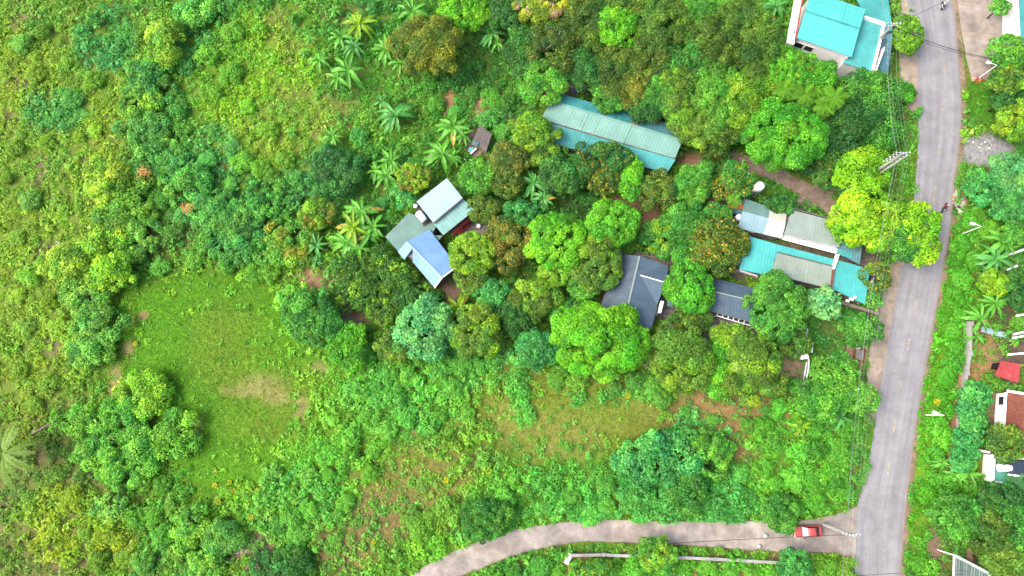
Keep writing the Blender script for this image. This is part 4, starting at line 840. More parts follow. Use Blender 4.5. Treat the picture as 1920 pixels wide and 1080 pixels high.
# ------------------------------------------------------------------ motorbikes and riders
RUB = mk('black_rubber', (.02, .02, .02), .8, .1); SEAT = mk('black_seat', (.03, .03, .032), .5, .1)
def placer(loc, head):
    ca, sa = math.cos(head), math.sin(head); l = Vector(loc)
    def f(vf): return [l+Vector((v.x*ca-v.y*sa, v.x*sa+v.y*ca, v.z)) for v in map(Vector, vf[0])], vf[1]
    return f
def motorbike(px_, py_, ax_, label, rlabel, body, shirt, trousers, helm):
    l = W(px_, py_, .09); q_ = W(px_+ax_[0], py_+ax_[1], .09); head = math.atan2(q_.y-l.y, q_.x-l.x)
    T = thing('motorbike', label, 'motorbike', l); f = placer(l, head)
    bm = mk('motorbike_paint', body, .25, .05, spec=.6)
    for x in (.62, -.6):
        w_ = part(T, 'wheel', f(lathe((x, 0, .29), [(.2, -.05), (.28, -.05), (.29, 0), (.28, .05), (.2, .05)], 18, 'y')), RUB)
        part(w_, 'rim', f(lathe((x, 0, .29), [(.05, -.04), (.21, -.03), (.21, .03), (.05, .04)], 14, 'y')), GALV)
    part(T, 'body', f(tube([(.42, 0, .72), (.2, 0, .5), (-.1, 0, .45), (-.45, 0, .6), (-.85, 0, .72)], [.1, .15, .17, .16, .07], 10)), bm, True)
    part(T, 'seat', f(tube([(.05, 0, .72), (-.2, 0, .76), (-.55, 0, .80), (-.78, 0, .80)], [.10, .14, .14, .08], 8)), SEAT, True)
    part(T, 'leg_shield', f(tube([(.32, 0, .45), (.42, 0, .7), (.48, 0, .95)], [.16, .2, .12], 10)), bm, True)
    part(T, 'fork', f(join(bar((.5, .09, .95), (.62, .09, .3), .05), bar((.5, -.09, .95), (.62, -.09, .3), .05))), GALV)
    part(T, 'handlebar', f(tube([(.36, .36, 1.0), (.46, .2, 1.03), (.5, 0, 1.0), (.46, -.2, 1.03), (.36, -.36, 1.0)], .025, 6)), BLACK)
    part(T, 'headlight', f(lathe((.56, 0, .96), [(.04, -.04), (.09, 0), (.08, .04)], 10, 'x')), WMET)
    part(T, 'mudguard', f(tube([(.40, 0, .58), (.62, 0, .62), (.84, 0, .50)], [.05, .075, .04], 8)), bm, True)
    part(T, 'exhaust', f(tube([(-.1, -.17, .3), (-.8, -.19, .42)], [.04, .065], 8)), GALV)
    for s in (-1, 1): part(T, 'mirror', f(join(bar((.44, s*.25, 1.02), (.40, s*.34, 1.2), .02), lathe((.40, s*.35, 1.22), [(.02, -.01), (.06, 0), (.02, .01)], 8, 'x'))), BLACK)
    # rider: one skinned body, seated, hands on the grips
    J = []; E = []; RAD = []
    def add(p, r, par=None):
        J.append(p); RAD.append(r); i = len(J)-1
        if par is not None: E.append((par, i))
        return i
    pel = add((-.22, 0, .92), .155); ab = add((-.19, 0, 1.10), .15, pel); ch = add((-.13, 0, 1.33), .165, ab); nk = add((-.09, 0, 1.50), .06, ch); hd0 = add((-.06, 0, 1.60), .085, nk); hd1 = add((-.05, 0, 1.72), .09, hd0)
    for s in (-1, 1):
        sh_ = add((-.12, s*.19, 1.42), .075, ch); el = add((.10, s*.30, 1.20), .05, sh_); wr = add((.33, s*.29, 1.06), .034, el); pa = add((.38, s*.29, 1.05), .036, wr)
        for kf, dy in enumerate((-.035, -.012, .012, .035)):
            a1 = add((.425, s*(.29+dy), 1.055), .011, pa); a2 = add((.445-.004*abs(kf-1), s*(.29+dy), 1.02), .009, a1)
        a1 = add((.39, s*.245, 1.03), .012, pa); add((.41, s*.235, 1.0), .010, a1)
        hp = add((-.18, s*.12, .90), .11, pel); kn = add((.22, s*.22, .82), .075, hp); ak = add((.10, s*.20, .42), .05, kn); hl = add((.08, s*.20, .34), .045, ak); add((.26, s*.21, .31), .042, hl)
    me = bpy.data.meshes.new('person'); me.from_pydata(J, E, []); ob = bpy.data.objects.new('person', me); COL.objects.link(ob)
    md = ob.modifiers.new('Skin', 'SKIN'); sv = me.skin_vertices[0].data
    for i, r in enumerate(RAD): sv[i].radius = (r, r)
    sv[0].use_root = True
    ob.modifiers.new('Sub', 'SUBSURF').levels = 1
    dg = bpy.context.evaluated_depsgraph_get(); dg.update(); m2 = bpy.data.meshes.new_from_object(ob.evaluated_get(dg)); ob.modifiers.clear(); ob.data = m2
    mats = [mk('shirt', shirt, .8, .15, 6), mk('trousers', trousers, .8, .15, 6), mk('skin', (.38, .22, .15), .6, .05)]
    m2.materials.clear()
    for mm in mats: m2.materials.append(mm)
    for pl in m2.polygons:
        c = pl.center; pl.material_index = 1 if c.z < 1.0 and c.x < .30 else (2 if (c.z > 1.5 or c.x > .3) else 0)
        pl.use_smooth = True
    ob.location = l; ob.rotation_euler = (0, 0, head); ORG[ob.name] = l; props(ob, rlabel, 'person')
    hm = lathe((-.05, 0, 1.68), [(.13, -.06), (.145, 0), (.14, .08), (.10, .14), (.03, .17)], 14); me2 = mesh_of('helmet', hm[0], hm[1], True); me2.materials.append(mk('helmet_shell', helm, .25, .05)); h_ = bpy.data.objects.new('helmet', me2); COL.objects.link(h_); h_.parent = ob
motorbike(1765, 12, (3, -20), 'motorbike riding away on the road at the top edge', 'motorbike rider in white shirt at the top edge of the road', (.5, .5, .52), (.62, .62, .64), (.05, .05, .06), (.7, .7, .7))
motorbike(1767, 391, (-6, 14), 'dark motorbike on the road next to the roadside litter heap', 'motorbike rider in red top passing the roadside litter heap', (.05, .05, .055), (.5, .10, .10), (.06, .06, .08), (.55, .5, .5))

# ------------------------------------------------------------------ red car on the lane
CARP = mk('red_car_paint', (.50, .085, .085), .3, .04, 2, spec=.6); WGL = mk('pale_windscreen', (.22, .38, .42), .06, .1, spec=.9)
l = W(1511, 995, .09); f0 = placer(l, math.pi+R(1.5)); f = lambda vf: f0(([Vector(v)*.94 for v in vf[0]], vf[1]))
C_ = thing('car', 'red saloon car parked on the concrete lane near the main road', 'car', l)
def loft(sts):
    """stations (x, half width, z bottom, z top), rounded section"""
    V = []; F = []; n = 12
    for x, w_, zb_, zt in sts:
        h = zt-zb_; r = min(.16, h*.35)
        sec = [(-w_, zb_+.1), (-w_, zb_+h*.5), (-w_*.985, zt-r), (-w_*.94, zt-r*.35), (-w_*.82, zt), (-w_*.3, zt+.015), (w_*.3, zt+.015), (w_*.82, zt), (w_*.94, zt-r*.35), (w_*.985, zt-r), (w_, zb_+h*.5), (w_, zb_+.1)]
        V += [Vector((x, y, z)) for y, z in sec]
    for i in range(len(sts)-1):
        for j in range(n): F.append((i*n+j, i*n+(j+1) % n, (i+1)*n+(j+1) % n, (i+1)*n+j))
    F += [tuple(range(n-1, -1, -1)), tuple((len(sts)-1)*n+j for j in range(n))]
    return V, F
part(C_, 'body', f(loft([(2.28, .62, .3, .62), (2.2, .78, .22, .74), (1.9, .86, .18, .82), (1.0, .90, .18, .93), (.2, .91, .18, .95), (-1.2, .91, .18, .96), (-1.6, .90, .18, .98), (-2.1, .84, .2, .95), (-2.28, .72, .28, .86)])), CARP, True)
part(C_, 'roof', f(loft([(.22, .60, 1.30, 1.43), (-.2, .64, 1.32, 1.48), (-.8, .64, 1.32, 1.48), (-1.15, .60, 1.30, 1.42)])), CARP, True)
def quad(*p): return [Vector(q) for q in p]+[Vector(q)-Vector((0, 0, .04)) for q in p], [(0, 1, 2, 3), (7, 6, 5, 4), (0, 4, 5, 1), (1, 5, 6, 2), (2, 6, 7, 3), (3, 7, 4, 0)]
part(C_, 'windscreen', f(quad((.95, -.76, .97), (.95, .76, .97), (.24, .6, 1.42), (.24, -.6, 1.42))), WGL); part(C_, 'rear_window', f(quad((-1.75, .72, 1.0), (-1.75, -.72, 1.0), (-1.16, -.58, 1.40), (-1.16, .58, 1.40))), GLASS)
for s in (-1, 1):
    part(C_, 'side_window', f(([Vector(q) for q in ((.9, s*.80, .96), (.22, s*.62, 1.40), (-1.14, s*.61, 1.39), (-1.68, s*.78, .98))], [(0, 1, 2, 3)])), GLASS)
    part(C_, 'headlight', f(box((2.13, s*.6, .70), (.2, .28, .14))), WMET); part(C_, 'tail_light', f(box((-2.2, s*.62, .80), (.12, .26, .14))), REDP)
    part(C_, 'mirror', f(box((.72, s*.98, 1.0), (.14, .2, .14))), BLACK); part(C_, 'door_sill', f(box((-.3, s*.915, .45), (2.2, .03, .08))), BLACK)
    for x in (1.38, -1.35):
        w_ = part(C_, 'wheel', f(lathe((x, s*.80, .31), [(.18, -.1), (.30, -.1), (.31, 0), (.30, .1), (.18, .1)], 18, 'y')), RUB); part(w_, 'rim', f(lathe((x, s*.81, .31), [(.03, -.1), (.19, -.1), (.19, .1), (.03, .11)], 14, 'y')), GALV)
part(C_, 'bumper', f(box((2.24, 0, .42), (.14, 1.3, .18))), BLACK)
# open driver's door, dark inside
part(C_, 'door', f(quad((.86, -.93, .95), (.86, -.97, .95), (.30, -1.55, .95), (.30, -1.50, .95))), CARP)

# ------------------------------------------------------------------ litter, stones, pots
def litter(name, px_, py_, rx, ry, n, label, cols, hmax=.25, size=(.15, .5), seed=1, cat='litter'):
    r_ = random.Random(seed); Vs = []; g = []
    for k in range(n):
        a = r_.uniform(0, 6.28); d = r_.random()**.6; p = W(px_+rx*d*math.cos(a), py_+ry*d*math.sin(a), 0)
        s = r_.uniform(*size); g.append(box((p.x, p.y, .05+r_.uniform(.02, hmax)*(1-d)), (s, s*r_.uniform(.4, 1), r_.uniform(.04, .15)), r_.uniform(0, 3)))
    per = len(g)//len(cols)+1; root = None
    V, F = join(*g); c = W(px_, py_, 0)
    me = mesh_of(name, [v-c for v in V], F)
    for mt in cols: me.materials.append(mt)
    for i, pl in enumerate(me.polygons): pl.material_index = (i//6*7) % len(cols)
    o = bpy.data.objects.new(name, me); COL.objects.link(o); o.location = c; ORG[o.name] = c
    props(o, label, cat, kind='stuff'); return o
PAPER = mk('litter_white', (.6, .57, .53), .8, .2, 4); PINK = mk('litter_pink', (.5, .3, .24), .8, .2, 4); BLK = mk('litter_black', (.05, .05, .055), .7, .2); RUBB = mk('rubble', (.36, .28, .22), .9, .25, 3)
litter('litter_heap', 1798, 376, 11, 20, 120, 'heap of white, orange and pink household litter on the verge', [PAPER, PINK, RUBB, ORANGE, PAPER, RUBB], .5, (.15, .55), 1)
litter('litter_bags', 1796, 391, 7, 6, 14, 'dark plastic bags at the lower end of the litter heap', [BLK, BLK, PAPER], .4, (.3, .8), 2)
litter('rubble', 1450, 1036, 60, 5, 24, 'scattered rubble along the south edge of the lane', [RUBB, PAPER, WALLG], .1, (.1, .35), 4)
litter('rubble', 1688, 490, 10, 6, 40, 'small pile of pale rubble at the foot of the lime-green tree', [RUBB, PINK, WALLG], .3, (.2, .5), 5)
litter('litter', 1838, 262, 26, 22, 34, 'scraps of white litter scattered on the gravel patch', [PAPER, PAPER, WALLG], .05, (.12, .35), 6)
litter('litter', 1213, 686, 5, 16, 26, 'line of colourful litter between two large trees', [PAPER, PINK, TURQ2, PAPER], .2, (.2, .5), 7)
litter('rubble', 448, 1028, 20, 10, 40, 'pale pinkish rubble heap in the southwest thicket', [RUBB, PINK, PAPER], .3, (.2, .6), 8)
litter('litter', 1070, 168, 26, 8, 26, 'white and blue odds and ends behind the barn', [PAPER, BTARP, WOOD, PINK], .3, (.3, .7), 9)
litter('rubble', 1632, 740, 10, 24, 50, 'broken pale paving stones on the roadside apron', [TANC, RUBB, WALLG], .08, (.2, .7), 10)
litter('litter', 1835, 148, 12, 6, 16, 'orange and white scraps at the corner of the concrete yard', [ORANGE, PAPER, REDP], .2, (.2, .6), 11)
for k, (x, y) in enumerate(((1435, 1004), (1423, 1024))):
    p = W(x, y, .09); single('sack', lathe((p.x, p.y, .09), [(.22, 0), (.34, .12), (.32, .28), (.18, .42), (.06, .5)], 10), PAPER, ('white sack on the lane nearest the red car', 'white sack at the south edge of the lane')[k], 'sack', smooth=True)
p = W(1288, 455, 1); q_ = W(1297, 457, 1)
single('basin', lathe((W(1297, 458, 0).x, W(1297, 458, 0).y, 0), [(.4, 0), (.6, .3), (.62, .32), (.5, .3), (.3, .08)], 14), WMET, 'round white basin on the ground among the orange-dotted trees', 'basin')
single('fallen_trunk', tube([W(62, 812, .6), W(84, 800, .9), W(112, 784, 1.1)], [.22, .18, .1], 8), WOOD, 'dark fallen trunk lying above the coconut palm', 'trunk')
single('bare_trunk', tube([W(105, 452, 1.2), W(125, 467, 1.8), W(141, 476, 2.4)], [.08, .14, .16], 8), CONCP, 'pale leaning bare trunk above the yellow bamboo', 'trunk')
single('bare_trunk', tube([W(545, 478, .3), W(562, 484, .9), W(576, 491, 1.2)], [.1, .13, .1], 8), CONCP, 'pale fallen trunk beside the bare brown patch', 'trunk')
single('bare_trunk', tube([W(636, 323, .8), W(654, 333, 1.4)], [.08, .16], 8), CONCP, 'short pale trunk end sticking out of blue-green brush', 'trunk')
single('cut_trunk', tube([W(1817, 1028, 1), W(1820, 1054, 2.2)], [.5, .45], 10), mk('red_bark', (.24, .14, .11), .9, .2, 3), 'thick reddish trunk behind the white-framed canopy', 'trunk')
single('board', bar(W(626, 577, .3), W(636, 566, .4), .5, .08), WALLG, 'pale board lying at the edge of the grey dirt patch', 'board')

for k, (x, y, l) in enumerate(((888, 406, 'white pot at the corner of the farmhouse porch'), (893, 414, 'pinkish pot beside the white pot at the farmhouse porch'), (897, 425, 'white basin on the grey yard of the farmhouse'))):
    p = W(x, y, 0); single('pot', lathe((p.x, p.y, 0), [(.2, 0), (.34, .3), (.38, .5), (.33, .5), (.28, .42)], 12), (PAPER, PINK, WMET)[k], l, 'pot')
# ------------------------------------------------------------------ trees
BARK = mk('grey_brown_bark', (.13, .105, .08), .9, .3, 3, spec=.1); PBARK = mk('pale_bark', (.46, .42, .37), .8, .25, 3, spec=.1)
STY = dict(broad=dict(lobe=.21, leaf=.28, dens=.85, rz=.46, amp=.34), fine=dict(lobe=.19, leaf=.25, dens=.8, rz=.44, amp=.34), puff=dict(lobe=.18, leaf=.40, dens=1.0, rz=.48, amp=.25), airy=dict(lobe=.22, leaf=.30, dens=.55, rz=.5, amp=.36),
           star=dict(lobe=.20, leaf=.46, dens=.85, rz=.45, amp=.28), bamboo=dict(lobe=.28, leaf=.34, dens=.75, rz=.6, amp=.42), wild=dict(lobe=.20, leaf=.30, dens=.75, rz=.32, amp=.6), round=dict(lobe=.155, leaf=.28, dens=.95, rz=.48, amp=.20))
def crown_arrays(rx, ry, rz, base, sty, g, accent=None):
    s = STY[sty]; r = (rx+ry)/2; lr = max(.42, min(1.0, s['lobe']*r)); nl = int(np.clip(2.9*(r/lr)**2, 8, 210))
    k = np.arange(nl)+.5; ph = np.pi*(1+5**.5)*k+g.uniform(0, 6); u = 1-1.28*k/nl                          # from the top down past the equator
    u = np.clip(u+g.normal(0, .05, nl), -.35, 1); q = np.sqrt(np.maximum(1-u*u, 0))
    ang = ph+g.normal(0, .2, nl)
    out = 1+s['amp']*(vnoise(np.cos(ang)*2.2+g.uniform(0, 90), np.sin(ang)*2.2+u*2, 1.0, 3)-.5)*2
    R_ = np.stack([rx*q*np.cos(ang)*out, ry*q*np.sin(ang)*out, rz*u*(1+.5*s['amp']*g.normal(size=nl)*.6)], 1)
    rad = lr*np.exp(g.normal(0, .32, nl)); C = R_*(1-.55*lr/r)
    ni = nl//5; C = np.concatenate([C, R_[:ni*4:4]*.55]); rad = np.concatenate([rad, np.full(len(C)-nl, lr*1.1)])
    lobecol = jitter_col(base, len(C), g, .22, .10)
    if accent is not None and len(accent) == 2:
        acol, frac = accent; pick = g.random(len(C)) < frac; lobecol[pick] = jitter_col(acol, pick.sum(), g, .15, .08)
    area = 4*np.pi*rad**2*.62; nleaf = np.maximum(14, (s['dens']*.86*area/(s['leaf']**2*.32)).astype(int))
    li = np.repeat(np.arange(len(C)), nleaf); n = len(li)
    d = unit(g.normal(size=(n, 3))); outw = unit(C/np.array([rx, ry, rz])*1.0+np.array([0, 0, .45]))[li]
    bad = (d*outw).sum(1) < -.15; d[bad] = -d[bad]
    P = C[li]+d*rad[li][:, None]*g.uniform(.72, 1.06, (n, 1))*np.array([1, 1, .85])
    qn = np.linalg.norm(P/np.array([rx, ry, rz]), axis=1); kp = (qn > .66) | (g.random(n) < .2); P, d, li = P[kp], d[kp], li[kp]; n = len(P)
    Nn = d*.75+np.array([0, 0, .55])+g.normal(0, .42, (n, 3))
    size = s['leaf']*np.exp(g.normal(0, .25, n))
    c = lobecol[li]*np.exp(g.normal(-.04, .30, (n, 1)))
    mott = (vnoise(P[:, 0]+g.uniform(0, 99), P[:, 1]+P[:, 2]*.7, 1.9, 5)-.5)[:, None]; c = c*(1+mott*np.array([1.1, .55, .2]))
    hi = g.random(n) < .10; c[hi] = c[hi]*np.array([1.55, 1.4, 1.1])
    if accent is not None and len(accent) == 3:
        ll = g.random(len(C))[li]*2; pick = g.random(n) < accent[1]*ll; c[pick] = jitter_col(accent[0], pick.sum(), g, .2, .1)
    return P, Nn, size, np.clip(c, .004, .6), C
CROWNS = []
def at_map(arr, x, y):
    i = np.clip(np.round((x+100)/.5).astype(int), 0, len(GX)-1); j = np.clip(np.round((y+36)/.5).astype(int), 0, len(GY)-1); return arr[j, i]
def tree(px_, py_, rx, ry, sty, col, h, label, name='tree', group=None, accent=None, bare=False, seed=None):
    g = np.random.default_rng(int(px_*31+py_*17) if seed is None else seed)
    if sty == 'fine': rx, ry = rx*1.12, ry*1.12
    if px_ < 560: h = min(h, 2.1+.01*rx) if sty != 'bamboo' else 4.2
    sm = scale_at(px_, py_, h*.8); ax_, ay_ = rx*sm, ry*sm; r = (ax_+ay_)/2; rz = STY[sty]['rz']*r; rz = min(rz, h*.48); zc = h-rz
    p = W(px_, py_, zc+rz*.45)
    T = thing(name, label, 'tree', (p.x, p.y, 0), group); CROWNS.append((p.x, p.y, r))
    if sty == 'broad' and px_ < 560: sty = 'wild'
    base = np.array(PAL[col])
    if px_ < 560: base = base*.5+at_map(vcol, np.array([p.x]), np.array([p.y]))[0]*.5
    P, Nn, size, c, C = crown_arrays(ax_*1.0, ay_*1.0, rz, base, sty, g, accent)
    c = c*(.9 if sty == 'fine' and col != 'oliveb' else 1.25 if px_ < 560 else 1.0); P[:, 2] += zc; P[:, 2] = np.maximum(P[:, 2], .3)
    me = quads('crown', leaves(P, Nn, size, .62, .14, g), c); me.materials.append(LEAF)
    o = bpy.data.objects.new('crown', me); COL.objects.link(o); o.parent = T
    tr = max(.10, .055*r+.03); vfs = [tube([(0, 0, 0), (tr*.5, .1, zc*.45), (0, 0, zc*.9), (0, 0, zc+rz*.3)], [tr*1.25, tr, tr*.75, tr*.3], 7)]
    for i in range(0, len(C), max(1, len(C)//7)):
        q = C[i]; a = Vector((0, 0, zc*(.55+.35*g.random()))); e = Vector((q[0]*.8, q[1]*.8, q[2]*.7+zc)); m_ = a.lerp(e, .5)+Vector((0, 0, -.12*r))
        vfs.append(tube([a, m_, e], [tr*.5, tr*.34, tr*.12], 5))
    me = mesh_of('trunk', *join(*vfs), True); me.materials.append(BARK); o = bpy.data.objects.new('trunk', me); COL.objects.link(o); o.parent = T
    if bare:
        vfs = []
        for i in range(9):
            a = g.uniform(0, 6.28); e = Vector((math.cos(a)*r*.45, math.sin(a)*r*.45, h+.35)); s0 = Vector((0, 0, h-.4)); m_ = s0.lerp(e, .5)+Vector((g.normal()*.15, g.normal()*.15, .15)); vfs.append(tube([s0, m_, e], [.10, .07, .03], 5))
            f2 = m_+Vector((g.normal()*.5, g.normal()*.5, .3)); vfs.append(tube([m_, f2], [.05, .025], 4))
        me = mesh_of('bare_branches', *join(*vfs)); me.materials.append(PBARK); o = bpy.data.objects.new('bare_branches', me); COL.objects.link(o); o.parent = T
    return T
OR = ((.28, .22, .02), .05, 1); ORh = ((.38, .26, .02), .12, 1); YL = (PAL['ygreen'], .3)
